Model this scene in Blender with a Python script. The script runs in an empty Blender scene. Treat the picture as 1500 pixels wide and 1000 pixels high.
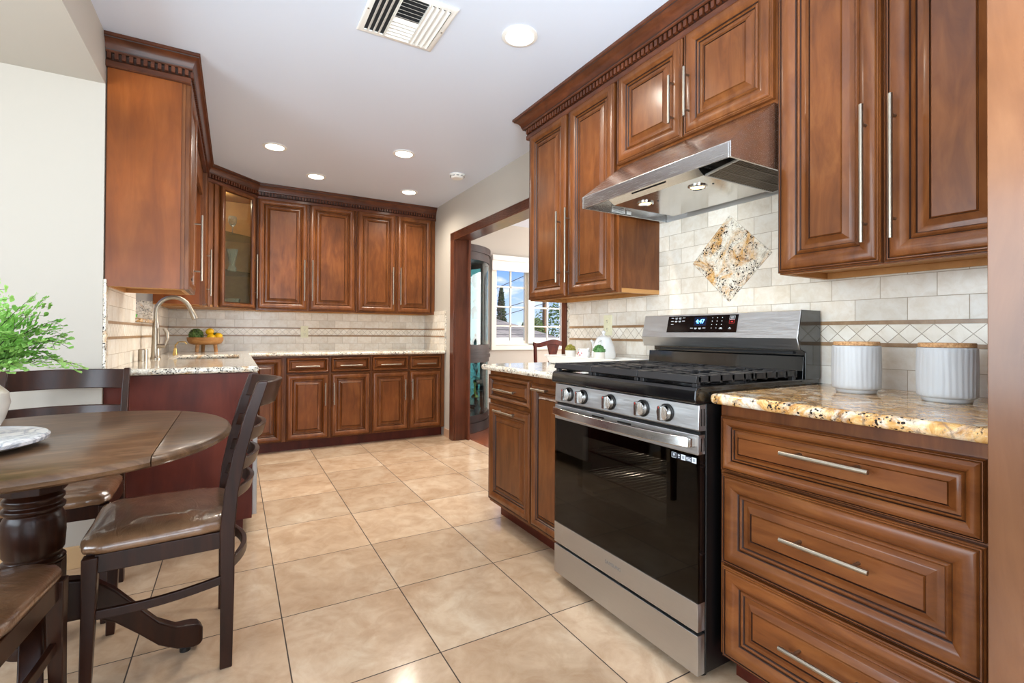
import bpy, bmesh, math, random
from mathutils import Vector, Matrix, Euler
R = math.radians
PI = math.pi
random.seed(7)
SC = bpy.context.scene
COL = SC.collection

# ------------------------------------------------------------------ camera
cam_d = bpy.data.cameras.new('camera')
cam = bpy.data.objects.new('camera', cam_d)
COL.objects.link(cam)
FPX = 706.945
cam_d.sensor_width = 36.0
cam_d.lens = FPX / 1500 * 36
cam_d.shift_y = -16.4 / 1500
cam_d.clip_start = 0.02
yaw, pit, rol = R(29.855), R(0.44), R(0.3186)
fw = Vector((math.sin(yaw) * math.cos(pit), math.cos(yaw) * math.cos(pit), math.sin(pit)))
rt = Vector((math.cos(yaw), -math.sin(yaw), 0))
up = rt.cross(fw)
r2 = rt * math.cos(rol) + up * math.sin(rol)
u2 = -rt * math.sin(rol) + up * math.cos(rol)
M = Matrix((r2, u2, -fw)).transposed().to_4x4()
M.translation = Vector((0, 0, 1.065))
cam.matrix_world = M
SC.camera = cam

# ------------------------------------------------------------------ view
SC.view_settings.view_transform = 'Standard'
SC.view_settings.look = 'None'
SC.view_settings.gamma = 1.0
SC.view_settings.use_curve_mapping = False
SC.view_settings.exposure = 0.56

# ------------------------------------------------------------------ world
def world():
    w = bpy.data.worlds.new('sky'); SC.world = w; w.use_nodes = True
    n = w.node_tree; n.nodes.clear(); L = n.links
    def N(t, **k):
        x = n.nodes.new(t)
        for a, b in k.items(): setattr(x, a, b)
        return x
    tc = N('ShaderNodeTexCoord'); sp = N('ShaderNodeSeparateXYZ'); L.new(tc.outputs['Generated'], sp.inputs[0])
    rp = N('ShaderNodeValToRGB'); L.new(sp.outputs['Z'], rp.inputs[0])
    e = rp.color_ramp.elements
    e[0].position = 0.0; e[0].color = (0.62, 0.78, 0.95, 1)
    e[1].position = 0.35; e[1].color = (0.10, 0.27, 0.75, 1)
    x = e.new(0.12); x.color = (0.24, 0.45, 0.90, 1)
    mp = N('ShaderNodeMapping'); mp.inputs['Scale'].default_value = (5, 5, 14); L.new(tc.outputs['Generated'], mp.inputs[0])
    no = N('ShaderNodeTexNoise'); no.inputs['Scale'].default_value = 2.2; no.inputs['Detail'].default_value = 6; L.new(mp.outputs[0], no.inputs['Vector'])
    cr = N('ShaderNodeValToRGB'); cr.color_ramp.elements[0].position = .54; cr.color_ramp.elements[1].position = .70; L.new(no.outputs[0], cr.inputs[0])
    mx = N('ShaderNodeMixRGB'); mx.inputs['Color2'].default_value = (1.0, 1.0, 1.02, 1); L.new(cr.outputs[0], mx.inputs['Fac']); L.new(rp.outputs[0], mx.inputs['Color1'])
    bg = N('ShaderNodeBackground'); bg.inputs['Strength'].default_value = .85; L.new(mx.outputs[0], bg.inputs['Color'])
    o = N('ShaderNodeOutputWorld'); L.new(bg.outputs[0], o.inputs[0])
world()

def light(name, kind, loc, rot, power, color=(1, 1, 1), size=None, size_y=None, parent=None, spot=None, angle=None):
    d = bpy.data.lights.new(name, kind); d.energy = power; d.color = color
    if kind == 'AREA':
        d.shape = 'RECTANGLE' if size_y else 'DISK'; d.size = size
        if size_y: d.size_y = size_y
    elif kind == 'SPOT':
        d.spot_size = spot; d.spot_blend = 1.0; d.shadow_soft_size = size
    elif kind == 'POINT':
        d.shadow_soft_size = size or .02
    elif kind == 'SUN':
        d.angle = angle or .01
    o = bpy.data.objects.new(name, d); COL.objects.link(o)
    o.location = loc; o.rotation_euler = rot
    if parent: o.parent = parent
    return o
DAY = (.82, .93, 1.0)
light('sun', 'SUN', (8, 3, 9), (R(38), R(42), R(0)), 5.0, (1, .95, .88), angle=.02)
# daylight standing in the openings of the nook window and the garden door behind the camera
light('nook_window_daylight', 'AREA', (-2.18, .75, 1.38), (R(96), 0, R(-97)), 72, DAY, 2.3, 1.45)
light('garden_door_daylight', 'AREA', (-.55, -2.52, 1.2), (R(122), 0, R(0)), 60, DAY, 2.6, 2.0)
light('ceiling_fill', 'AREA', (.40, -.35, 1.35), (R(158), 0, R(-15)), 54, DAY, .5, .5)  # added fill aimed up to brighten the ceiling
light('dining_fill', 'AREA', (5.9, 3.6, 1.45), (R(90), 0, R(90)), 155, (1, .97, .92), 2.4, 1.5)  # added fill for the dining room, in front of a solid wall
WARM = (1.0, .93, .81)
DOWN_POWER = 39.0

# ------------------------------------------------------------------ colour + node helpers
def lin(c):
    return tuple(((x / 255) / 12.92 if x / 255 <= .04045 else (((x / 255) + .055) / 1.055) ** 2.4) for x in c) + (1.0,)

class Mat:
    def __init__(s, name):
        s.m = bpy.data.materials.new(name); s.m.use_nodes = True
        s.t = s.m.node_tree; s.t.nodes.clear()
        s.out = s.n('ShaderNodeOutputMaterial'); s.b = s.n('ShaderNodeBsdfPrincipled')
        s.l(s.b.outputs[0], s.out.inputs[0])
    def n(s, t, **k):
        x = s.t.nodes.new(t)
        for a, b in k.items():
            if a.startswith('i_'):
                x.inputs[a[2:].replace('_', ' ')].default_value = b
            else: setattr(x, a, b)
        return x
    def l(s, a, b): s.t.links.new(a, b)
    def set(s, **k):
        for a, b in k.items(): s.b.inputs[a.replace('_', ' ')].default_value = b
        return s
    def coords(s, scale=(1, 1, 1), rand=True):
        tc = s.n('ShaderNodeTexCoord'); v = tc.outputs['Object']
        if rand:
            oi = s.n('ShaderNodeObjectInfo')
            mu = s.n('ShaderNodeMath', operation='MULTIPLY'); mu.inputs[1].default_value = 37.0; s.l(oi.outputs['Random'], mu.inputs[0])
            cb = s.n('ShaderNodeCombineXYZ')
            for i in range(3): s.l(mu.outputs[0], cb.inputs[i])
            ad = s.n('ShaderNodeVectorMath', operation='ADD'); s.l(v, ad.inputs[0]); s.l(cb.outputs[0], ad.inputs[1]); v = ad.outputs[0]
        mp = s.n('ShaderNodeMapping'); mp.inputs['Scale'].default_value = scale; s.l(v, mp.inputs[0])
        return mp.outputs[0]
    def noise(s, vec, scale, detail=4, rough=.55, dist=0.0, w=None):
        x = s.n('ShaderNodeTexNoise')
        if w is not None:
            x.noise_dimensions = '4D'; s.l(w, x.inputs['W'])
        x.inputs['Scale'].default_value = scale; x.inputs['Detail'].default_value = detail
        x.inputs['Roughness'].default_value = rough; x.inputs['Distortion'].default_value = dist
        s.l(vec, x.inputs['Vector']); return x.outputs[0]
    def ramp(s, f, stops):
        x = s.n('ShaderNodeValToRGB'); e = x.color_ramp.elements
        while len(e) < len(stops): e.new(.5)
        for i, (p, c) in enumerate(stops):
            e[i].position = p; e[i].color = c if len(c) == 4 else lin(c)
        s.l(f, x.inputs[0]); return x.outputs[0]
    def mix(s, f, a, b, mode='MIX'):
        x = s.n('ShaderNodeMixRGB', blend_type=mode)
        for i, v in enumerate((f, a, b)):
            if isinstance(v, (int, float)): x.inputs[i].default_value = v
            elif isinstance(v, tuple): x.inputs[i].default_value = v if len(v) == 4 else lin(v)
            else: s.l(v, x.inputs[i])
        return x.outputs[0]
    def math(s, op, a, b=0.0):
        x = s.n('ShaderNodeMath', operation=op)
        for i, v in enumerate((a, b)):
            if isinstance(v, (int, float)): x.inputs[i].default_value = v
            else: s.l(v, x.inputs[i])
        return x.outputs[0]
    def color(s, c): s.l(c, s.b.inputs['Base Color'])
    def bump(s, h, strength=.2, dist=.01):
        x = s.n('ShaderNodeBump'); x.inputs['Strength'].default_value = strength; x.inputs['Distance'].default_value = dist
        s.l(h, x.inputs['Height']); s.l(x.outputs[0], s.b.inputs['Normal'])

def plain(name, c, rough=.5, metal=0.0, **k):
    m = Mat(name); m.set(Base_Color=lin(c), Roughness=rough, Metallic=metal, **k); return m.m

def wood(name, dark, mid, light_, scale, rough=.38, coat=.2, blotch=.55, tint=.16):
    m = Mat(name)
    v = m.coords(scale); v2 = m.coords((1, 1, 1))
    g = m.noise(v, 3.0, 8, .62, .6)
    bl = m.noise(v2, 3.2, 3, .5)
    c = m.ramp(g, [(.2, dark), (.5, mid), (.8, light_)])
    b = m.ramp(bl, [(.3, (150, 150, 150)), (.7, (255, 255, 255))])
    c = m.mix(blotch, c, b, 'MULTIPLY')
    oi = m.n('ShaderNodeObjectInfo')
    hv = m.n('ShaderNodeHueSaturation'); m.l(c, hv.inputs['Color'])
    va = m.math('MULTIPLY_ADD', oi.outputs['Random'], tint); va.node.inputs[2].default_value = 1 - tint / 2
    m.l(va, hv.inputs['Value'])
    m.color(hv.outputs[0])
    m.set(Roughness=rough, Coat_Weight=coat, Coat_Roughness=.16, Specular_IOR_Level=.25)
    m.bump(g, .04, .002)
    return m.m

WD, WM, WL = (84, 43, 16), (118, 66, 29), (142, 87, 43)
M_WOOD = wood('maple_vertical', WD, WM, WL, (7, 7, 1.5))
M_WOODH = wood('maple_horizontal', WD, WM, WL, (1.5, 7, 7))
M_PANEL = wood('maple_veneer', (112, 54, 16), (136, 70, 22), (154, 87, 36), (5, 5, .8), .36, .2)
M_PANTRY = wood('pantry_veneer', (96, 58, 34), (122, 78, 48), (144, 98, 64), (3, 3, .6), .3, .4)
M_CHERRY = wood('cherry_veneer', (74, 26, 16), (94, 36, 22), (112, 48, 30), (4, 4, .8), .45, .08)
M_UNDER = wood('underside_veneer', (176, 122, 66), (196, 142, 84), (208, 156, 98), (4, 2, 4), .5, .1, .2)
M_CASING = wood('casing_wood', (80, 40, 24), (104, 56, 36), (124, 72, 48), (9, 9, .8), .35, .3)
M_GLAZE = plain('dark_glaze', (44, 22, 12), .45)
M_CHAIR = wood('espresso_wood', (32, 14, 7), (50, 24, 13), (70, 36, 19), (10, 10, 1.2), .34, .15)
M_TABLE = wood('table_wood', (62, 42, 28), (98, 72, 50), (138, 106, 78), (3, 12, 10), .32, .25, .5)
M_MAHOG = wood('mahogany', (64, 18, 14), (92, 28, 20), (120, 42, 28), (6, 6, 1.5), .25, .5)
M_CURIO = wood('curio_wood', (30, 13, 9), (44, 20, 13), (60, 30, 20), (6, 6, 1.0), .5, .0)

def m_granite(name, gold, seedv):
    m = Mat(name); tc = m.n('ShaderNodeTexCoord'); mp = m.n('ShaderNodeMapping'); mp.inputs['Location'].default_value = seedv
    m.l(tc.outputs['Object'], mp.inputs[0]); v = mp.outputs[0]
    big = m.noise(v, 9.0, 5, .6, 1.6)
    med = m.noise(v, 26, 6, .7, 1.2)
    fin = m.noise(v, 80, 5, .7, .6)
    cream = m.ramp(fin, [(.3, (184, 172, 152)), (.5, (224, 216, 200)), (.7, (244, 240, 230))])
    goldc = m.ramp(med, [(.3, (142, 92, 46)), (.5, (206, 156, 90)), (.7, (234, 206, 156))])
    f = m.ramp(big, [(gold - .08, (0, 0, 0)), (gold + .08, (255, 255, 255))])
    c = m.mix(f, goldc, cream)
    gr = m.noise(v, 18, 7, .75, 2.4)
    gf = m.ramp(gr, [(.55, (0, 0, 0)), (.62, (255, 255, 255))])
    c = m.mix(m.math('MULTIPLY', gf, .65), c, (112, 100, 94))
    vo = m.n('ShaderNodeTexVoronoi'); vo.inputs['Scale'].default_value = 120; m.l(v, vo.inputs['Vector'])
    sp = m.math('LESS_THAN', vo.outputs['Distance'], .38)
    cl = m.ramp(m.noise(v, 15, 6, .7, 1.6), [(.50, (0, 0, 0)), (.54, (255, 255, 255))])
    c = m.mix(m.math('MULTIPLY', sp, cl), c, (30, 25, 26))
    vn = m.noise(v, 7, 8, .7, 3.0); vd = m.math('ABSOLUTE', m.math('SUBTRACT', vn, .5))
    vf = m.ramp(vd, [(.0, (255, 255, 255)), (.02, (0, 0, 0))])
    c = m.mix(m.math('MULTIPLY', vf, m.math('MULTIPLY', cl, .85)), c, (50, 38, 36))
    m.color(c); m.set(Roughness=.09, Specular_IOR_Level=.5); return m.m
M_GRAN = m_granite('granite_gold', .57, (3, 1, 0))
M_GRANW = m_granite('granite_white', .36, (0, 7, 2))

def m_tile(name, w, h, off, base, mortar, msize, rough, stone_scale, ucomb=True):
    m = Mat(name); tc = m.n('ShaderNodeTexCoord'); sp = m.n('ShaderNodeSeparateXYZ'); m.l(tc.outputs['Object'], sp.inputs[0])
    cb = m.n('ShaderNodeCombineXYZ')
    if ucomb:
        m.l(m.math('ADD', sp.outputs[0], sp.outputs[1]), cb.inputs[0]); m.l(sp.outputs[2], cb.inputs[1])
    else:
        m.l(sp.outputs[0], cb.inputs[0]); m.l(sp.outputs[1], cb.inputs[1])
    br = m.n('ShaderNodeTexBrick', offset=off, offset_frequency=2, squash=1.0, squash_frequency=2)
    m.l(cb.outputs[0], br.inputs['Vector'])
    for k, v in (('Scale', 1.0), ('Mortar Size', msize), ('Mortar Smooth', .1), ('Bias', 0.0), ('Brick Width', w), ('Row Height', h)):
        br.inputs[k].default_value = v
    br.inputs['Color1'].default_value = (0, 0, 0, 1); br.inputs['Color2'].default_value = (1, 1, 1, 1); br.inputs['Mortar'].default_value = (.5, .5, .5, 1)
    wv = m.math('MULTIPLY', br.outputs['Color'], 23.0)
    n1 = m.noise(tc.outputs['Object'], stone_scale, 7, .6, .8, w=wv)
    n2 = m.noise(tc.outputs['Object'], stone_scale * 5, 6, .65, 1.0, w=wv)
    c = m.ramp(n1, [(.28, base[0]), (.5, base[1]), (.72, base[2])])
    c2 = m.ramp(n2, [(.35, base[3]), (.6, (255, 255, 255))])
    c = m.mix(.42, c, c2, 'MULTIPLY')
    tv = m.ramp(br.outputs['Color'], [(0, (232, 232, 232)), (1, (255, 255, 255))])
    c = m.mix(1.0, c, tv, 'MULTIPLY')
    c = m.mix(br.outputs['Fac'], c, mortar)
    m.color(c)
    rr = m.mix(br.outputs['Fac'], (rough, rough, rough, 1), (.8, .8, .8, 1)); m.l(rr, m.b.inputs['Roughness'])
    h_ = m.math('SUBTRACT', 1.0, br.outputs['Fac']); m.bump(h_, .5, .002)
    return m.m
M_FLOOR = m_tile('travertine_floor', .4446, .4736, 0.0, ((180, 150, 120), (208, 180, 150), (224, 204, 178), (196, 170, 144)), (58, 44, 34), .0022, .17, 1.7, False)
M_SPLASH = m_tile('travertine_brick', .153, .0745, .5, ((222, 212, 196), (238, 231, 219), (246, 242, 234), (226, 212, 192)), (172, 158, 138), .0011, .28, 5.0)
M_LINER = m_tile('noce_liner', .153, .05, 0.0, ((146, 112, 78), (168, 134, 98), (190, 158, 122), (200, 180, 156)), (150, 126, 100), .0012, .3, 9.0)

def m_diamond():
    m = Mat('diamond_tile'); tc = m.n('ShaderNodeTexCoord'); sp = m.n('ShaderNodeSeparateXYZ'); m.l(tc.outputs['Object'], sp.inputs[0])
    u = m.math('ADD', sp.outputs[0], sp.outputs[1]); z = sp.outputs[2]
    cb = m.n('ShaderNodeCombineXYZ'); P = .062
    m.l(m.math('DIVIDE', m.math('ADD', u, z), P), cb.inputs[0]); m.l(m.math('DIVIDE', m.math('SUBTRACT', u, z), P), cb.inputs[1])
    br = m.n('ShaderNodeTexBrick', offset=0.0, squash=1.0); m.l(cb.outputs[0], br.inputs['Vector'])
    for k, v in (('Scale', 1.0), ('Mortar Size', .028), ('Mortar Smooth', .1), ('Brick Width', 1.0), ('Row Height', 1.0)): br.inputs[k].default_value = v
    br.inputs['Color1'].default_value = (0, 0, 0, 1); br.inputs['Color2'].default_value = (1, 1, 1, 1)
    n1 = m.noise(tc.outputs['Object'], 9, 6, .6, .6, w=m.math('MULTIPLY', br.outputs['Color'], 19.0))
    c = m.ramp(n1, [(.3, (212, 200, 180)), (.5, (234, 226, 212)), (.7, (244, 240, 230))])
    m.color(m.mix(br.outputs['Fac'], c, (160, 146, 126))); m.set(Roughness=.28); return m.m
M_DIAM = m_diamond()

def m_paint(name, c, rough, spec=.4, bump=.03):
    m = Mat(name); v = m.coords((1, 1, 1), False)
    m.set(Base_Color=lin(c), Roughness=rough, Specular_IOR_Level=spec); m.bump(m.noise(v, 160, 3), bump, .002); return m.m
M_WALL = m_paint('warm_white_paint', (187, 179, 168), .6, .3)
M_CEIL = m_paint('ceiling_paint', (218, 226, 240), .38, .45)
M_WHITE = plain('white_gloss', (238, 236, 230), .3)
M_TRIMW = plain('white_trim', (236, 230, 216), .4)

def m_steel(name, c, rough, scale):
    m = Mat(name); v = m.coords(scale, False); g = m.noise(v, 6, 4, .6)
    r_ = m.ramp(g, [(.3, (rough * .75,) * 3 + (1,)), (.7, (rough * 1.25,) * 3 + (1,))])
    m.l(r_, m.b.inputs['Roughness']); m.set(Base_Color=lin(c), Metallic=1.0, Anisotropic=.65)
    tz = m.n('ShaderNodeCombineXYZ'); tz.inputs[1].default_value = 1.0; m.l(tz.outputs[0], m.b.inputs['Tangent']); m.bump(g, .02, .001); return m.m
M_STEEL = m_steel('brushed_steel', (190, 190, 190), .40, (2, 60, 60))
M_STEELH = m_steel('hood_steel', (212, 212, 212), .24, (2, 60, 60))
M_STEELP = m_steel('polished_steel', (200, 198, 195), .16, (40, 2, 40))
M_NICKEL = plain('brushed_nickel', (160, 150, 136), .36, 1.0)
M_CHROME = plain('chrome', (215, 215, 215), .12, 1.0)
M_ENAMEL = plain('black_enamel', (9, 10, 12), .10, 0, Coat_Weight=.5, Coat_Roughness=.05)
M_BLACK = plain('black_plastic', (12, 12, 13), .35)
M_IRON = plain('cast_iron', (34, 34, 36), .42)
M_DARKM = plain('dark_grille', (92, 80, 66), .5, .5)
M_PORC = plain('white_porcelain', (232, 232, 230), .18)
M_CERAM = plain('matte_white_ceramic', (190, 191, 192), .45)
M_VASE = plain('crackle_glaze_vase', (214, 208, 200), .2)
M_CORK = (lambda m: (m.color(m.ramp(m.noise(m.coords(), 140, 5, .7), [(.35, (150, 104, 62)), (.55, (200, 154, 106)), (.7, (218, 178, 132))])), m.set(Roughness=.75), m.m)[-1])(Mat('cork'))
M_OUTLET = plain('almond_plastic', (226, 222, 190), .35)
M_SLOT = plain('slot_dark', (30, 26, 22), .6)
M_LEMON = (lambda m: (m.set(Base_Color=lin((246, 196, 20)), Roughness=.4), m.bump(m.noise(m.coords(), 90, 2), .3, .004), m.m)[-1])(Mat('lemon_skin'))
M_GREENF = (lambda m: (m.color(m.ramp(m.noise(m.coords(), 28, 4), [(.35, (42, 70, 28)), (.65, (96, 128, 62))])), m.set(Roughness=.45), m.bump(m.noise(m.coords(), 40, 2), .6, .008), m.m)[-1])(Mat('green_skin'))
M_BOWL = wood('acacia_wood', (150, 98, 52), (190, 136, 80), (216, 168, 112), (3, 12, 12), .4, .15)
M_CACTUS = plain('cactus_green', (74, 118, 62), .6)
M_CACTUSY = plain('cactus_olive', (146, 138, 60), .6)
M_DOOR_ST = M_STEEL

def m_marble():
    m = Mat('white_marble'); v = m.coords((1, 1, 1), False)
    n1 = m.noise(v, 6, 6, .6, 2.5)
    c = m.ramp(n1, [(.40, (236, 236, 238)), (.49, (160, 166, 178)), (.53, (226, 228, 232)), (.8, (242, 242, 242))])
    m.color(c); m.set(Roughness=.15); return m.m
M_MARBLE = m_marble()

def m_vinyl():
    m = Mat('brown_vinyl_in_plastic'); v = m.coords((1, 1, 1))
    c = m.ramp(m.noise(v, 9, 4), [(.35, (108, 76, 50)), (.65, (144, 108, 78))])
    m.color(c); m.set(Roughness=.3, Coat_Weight=1.0, Coat_Roughness=.05)
    n = m.noise(m.coords((1, 3, 1)), 9, 4, .6, 2.0); m.bump(n, .25, .012); return m.m
M_VINYL = m_vinyl()

def m_leaf(name, a, b, rough=.5):
    m = Mat(name); c = m.ramp(m.noise(m.coords((1, 1, 1), False), 9, 4), [(.35, a), (.65, b)]); m.color(c)
    m.set(Roughness=rough); 
    if 'Transmission Weight' in m.b.inputs: pass
    tr = m.n('ShaderNodeBsdfTranslucent'); m.l(c, tr.inputs[0]); mx = m.n('ShaderNodeMixShader'); mx.inputs[0].default_value = .35
    m.l(m.b.outputs[0], mx.inputs[1]); m.l(tr.outputs[0], mx.inputs[2]); m.l(mx.outputs[0], m.out.inputs[0]); return m.m
M_FERN = m_leaf('fern_green', (112, 176, 70), (178, 216, 126))
M_STEM = plain('fern_stem', (62, 64, 38), .6)
M_TREE = m_leaf('tree_green', (44, 78, 30), (128, 150, 64))
M_CYP = m_leaf('cypress_green', (28, 50, 24), (54, 84, 40))

def m_glass(name, tint=(255, 255, 255), refl=.12, rough=0.0):
    m = Mat(name); m.t.nodes.remove(m.b)
    tr = m.n('ShaderNodeBsdfTransparent'); tr.inputs[0].default_value = lin(tint)
    gl = m.n('ShaderNodeBsdfGlossy'); gl.inputs['Roughness'].default_value = rough
    fr = m.n('ShaderNodeFresnel'); fr.inputs[0].default_value = 1.45
    f = m.math('ADD', m.math('MULTIPLY', fr.outputs[0], 1.0), refl); 
    ge = m.n('ShaderNodeNewGeometry'); f = m.math('MINIMUM', f, 1.0); f = m.math('MULTIPLY', f, m.math('SUBTRACT', 1.0, ge.outputs['Backfacing']))
    mx = m.n('ShaderNodeMixShader'); m.l(f, mx.inputs[0]); m.l(tr.outputs[0], mx.inputs[1]); m.l(gl.outputs[0], mx.inputs[2])
    m.l(mx.outputs[0], m.out.inputs[0]); return m.m
M_PANE = m_glass('window_glass', refl=0.0)
M_CAB_GLASS = m_glass('cabinet_glass', (225, 228, 220), .03, .03)
M_CURIO_GLASS = m_glass('curio_glass', (206, 236, 240), .0, .0)
M_OVEN_GLASS = m_glass('oven_glass', (150, 146, 140), 0.0, .03)
M_CRYSTAL = plain('crystal_glass', (240, 245, 245), .05, 0, Transmission_Weight=.8, IOR=1.45)
M_MIRROR = plain('mirror', (170, 200, 205), .02, 1.0)

def emit(name, c, s):
    m = Mat(name); m.set(Base_Color=lin(c), Emission_Color=lin(c), Emission_Strength=s); return m.m
M_LAMP = emit('lamp_lens', (255, 246, 232), 9.0)
M_FILL_GLOW = emit('cabinet_fill_glow', (255, 240, 220), 3.0)
M_HOODLAMP = emit('hood_lamp_lens', (255, 214, 140), 7.0)
M_LED = emit('clock_led', (90, 170, 255), 5.0)
M_LEDG = emit('panel_backlight', (200, 205, 210), .5)
M_REDM = plain('red_mark', (196, 40, 40), .5)

def m_shingle():
    m = Mat('grey_shingles'); tc = m.n('ShaderNodeTexCoord'); sp = m.n('ShaderNodeSeparateXYZ'); m.l(tc.outputs['Object'], sp.inputs[0])
    cb = m.n('ShaderNodeCombineXYZ'); m.l(m.math('ADD', sp.outputs[0], sp.outputs[1]), cb.inputs[0]); m.l(sp.outputs[2], cb.inputs[1])
    br = m.n('ShaderNodeTexBrick', offset=.5); m.l(cb.outputs[0], br.inputs['Vector'])
    for k, v in (('Scale', 1.0), ('Mortar Size', .012), ('Brick Width', .45), ('Row Height', .15)): br.inputs[k].default_value = v
    br.inputs['Color1'].default_value = lin((140, 132, 124)); br.inputs['Color2'].default_value = lin((112, 106, 102)); br.inputs['Mortar'].default_value = lin((72, 68, 66))
    m.color(br.outputs['Color']); m.set(Roughness=.9); return m.m
M_SHINGLE = m_shingle()
M_STUCCO = plain('tan_stucco', (226, 196, 130), .85)
M_POLE = plain('weathered_pole', (130, 92, 62), .85)
M_WIRE = plain('wire_black', (24, 24, 26), .6)
M_LAWN = plain('dry_lawn', (110, 118, 70), .9)
M_HARDW = (lambda m: (m.color(m.ramp(m.noise(m.coords((14, .8, 1), False), 3, 6, .6), [(.3, (96, 44, 24)), (.7, (150, 82, 46))])), m.set(Roughness=.18), m.m)[-1])(Mat('dining_hardwood'))

# ------------------------------------------------------------------ mesh builder
class MB:
    def __init__(s): s.bm = bmesh.new(); s.bev = False
    def face(s, vs, mi=0):
        try: f = s.bm.faces.new(vs)
        except ValueError: return None
        f.material_index = mi; return f
    def quad(s, pts, mi=0): return s.face([s.bm.verts.new(p) for p in pts], mi)
    def box(s, x0, x1, y0, y1, z0, z1, mi=0, bev=0.0, seg=2):
        v = [s.bm.verts.new(p) for p in ((x0, y0, z0), (x1, y0, z0), (x1, y1, z0), (x0, y1, z0), (x0, y0, z1), (x1, y0, z1), (x1, y1, z1), (x0, y1, z1))]
        fs = [s.face([v[i] for i in q], mi) for q in ((0, 3, 2, 1), (4, 5, 6, 7), (0, 1, 5, 4), (1, 2, 6, 5), (2, 3, 7, 6), (3, 0, 4, 7))]
        if bev > 0:
            s.bev = True
            es = list({e for f in fs for e in f.edges})
            bmesh.ops.bevel(s.bm, geom=es, offset=bev, segments=seg, profile=.5, affect='EDGES', material=-1)
        return s
    def prism(s, poly, a, b, axis='z', mi=0):
        """poly: 2D points; axis z -> (x,y), y -> (x,z), x -> (y,z)"""
        def P(p, t): return (p[0], p[1], t) if axis == 'z' else ((p[0], t, p[1]) if axis == 'y' else (t, p[0], p[1]))
        va = [s.bm.verts.new(P(p, a)) for p in poly]; vb = [s.bm.verts.new(P(p, b)) for p in poly]
        n = len(poly)
        s.face(va[::-1], mi); s.face(vb, mi)
        for i in range(n): s.face([va[i], va[(i + 1) % n], vb[(i + 1) % n], vb[i]], mi)
        return s
    def loops(s, rings, mi=0, cap0=True, cap1=True, closed=True):
        vs = [[s.bm.verts.new(p) for p in r] for r in rings]
        for a, b in zip(vs, vs[1:]):
            n = len(a)
            for i in range(n if closed else n - 1):
                s.face([a[i], a[(i + 1) % n], b[(i + 1) % n], b[i]], mi)
        if cap0: s.face(vs[0][::-1], mi)
        if cap1: s.face(vs[-1], mi)
        return s
    def lathe(s, prof, c=(0, 0, 0), seg=32, mi=0, axis='z', wob=None):
        rings = []
        for r, z in prof:
            ring = []
            for i in range(seg):
                a = 2 * PI * i / seg; rr = r * (wob(a, z) if wob else 1)
                x, y = rr * math.cos(a), rr * math.sin(a)
                p = (x, y, z) if axis == 'z' else ((x, z, -y) if axis == 'y' else (z, x, y))
                ring.append((c[0] + p[0], c[1] + p[1], c[2] + p[2]))
            rings.append(ring)
        return s.loops(rings, mi)
    def tube(s, pts, r, seg=10, mi=0, flat=None):
        pts = [Vector(p) for p in pts]; n = len(pts); rings = []
        rr = r if isinstance(r, (list, tuple)) else [r] * n
        t0 = (pts[1] - pts[0]).normalized(); ref = Vector((0, 0, 1)) if abs(t0.z) < .9 else Vector((1, 0, 0))
        u = t0.cross(ref).normalized()
        for i in range(n):
            t = (pts[min(i + 1, n - 1)] - pts[max(i - 1, 0)]).normalized()
            u = (u - t * u.dot(t)).normalized(); w = t.cross(u)
            rings.append([pts[i] + u * rr[i] * math.cos(2 * PI * k / seg) + w * rr[i] * (flat or 1) * math.sin(2 * PI * k / seg) for k in range(seg)])
        return s.loops(rings, mi)
    def beam(s, path, sec, mi=0):
        """rectangular bars: path of (centre, half_u vector, half_v vector)"""
        rings = [[Vector(c) - Vector(u) - Vector(v), Vector(c) + Vector(u) - Vector(v), Vector(c) + Vector(u) + Vector(v), Vector(c) - Vector(u) + Vector(v)] for c, u, v in path]
        return s.loops(rings, mi)
    def sphere(s, c, r, seg=20, mi=0, sc=(1, 1, 1)):
        k = seg // 2
        return s.lathe([(max(r * math.sin(PI * i / k), 1e-4), 0) for i in range(k + 1)], c, seg, mi) if False else s._sph(c, r, seg, mi, sc)
    def _sph(s, c, r, seg, mi, sc):
        k = seg // 2
        rings = []
        for i in range(k + 1):
            a = -PI / 2 + PI * i / k; rr = max(r * math.cos(a), 1e-4)
            rings.append([(c[0] + rr * math.cos(2 * PI * j / seg) * sc[0], c[1] + rr * math.sin(2 * PI * j / seg) * sc[1], c[2] + r * math.sin(a) * sc[2]) for j in range(seg)])
        return s.loops(rings, mi)
    def build(s, name, mats, parent=None, loc=None, rot=None, smooth=True, bevel=0.0, angle=32, recalc=True):
        if recalc: bmesh.ops.recalc_face_normals(s.bm, faces=s.bm.faces[:])
        me = bpy.data.meshes.new(name); s.bm.to_mesh(me); s.bm.free()
        for m in (mats if isinstance(mats, (list, tuple)) else [mats]): me.materials.append(m)
        if smooth:
            me.shade_smooth(); me.set_sharp_from_angle(angle=R(angle))
        o = bpy.data.objects.new(name, me); COL.objects.link(o)
        if parent: o.parent = parent
        if loc: o.location = loc
        if rot: o.rotation_euler = rot
        if bevel:
            b = o.modifiers.new('bevel', 'BEVEL'); b.width = bevel; b.segments = 3; b.limit_method = 'ANGLE'; b.angle_limit = R(40); b.harden_normals = True
        if smooth and (bevel or s.bev):
            w = o.modifiers.new('weighted_normal', 'WEIGHTED_NORMAL'); w.keep_sharp = True; w.weight = 80
        return o

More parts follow.
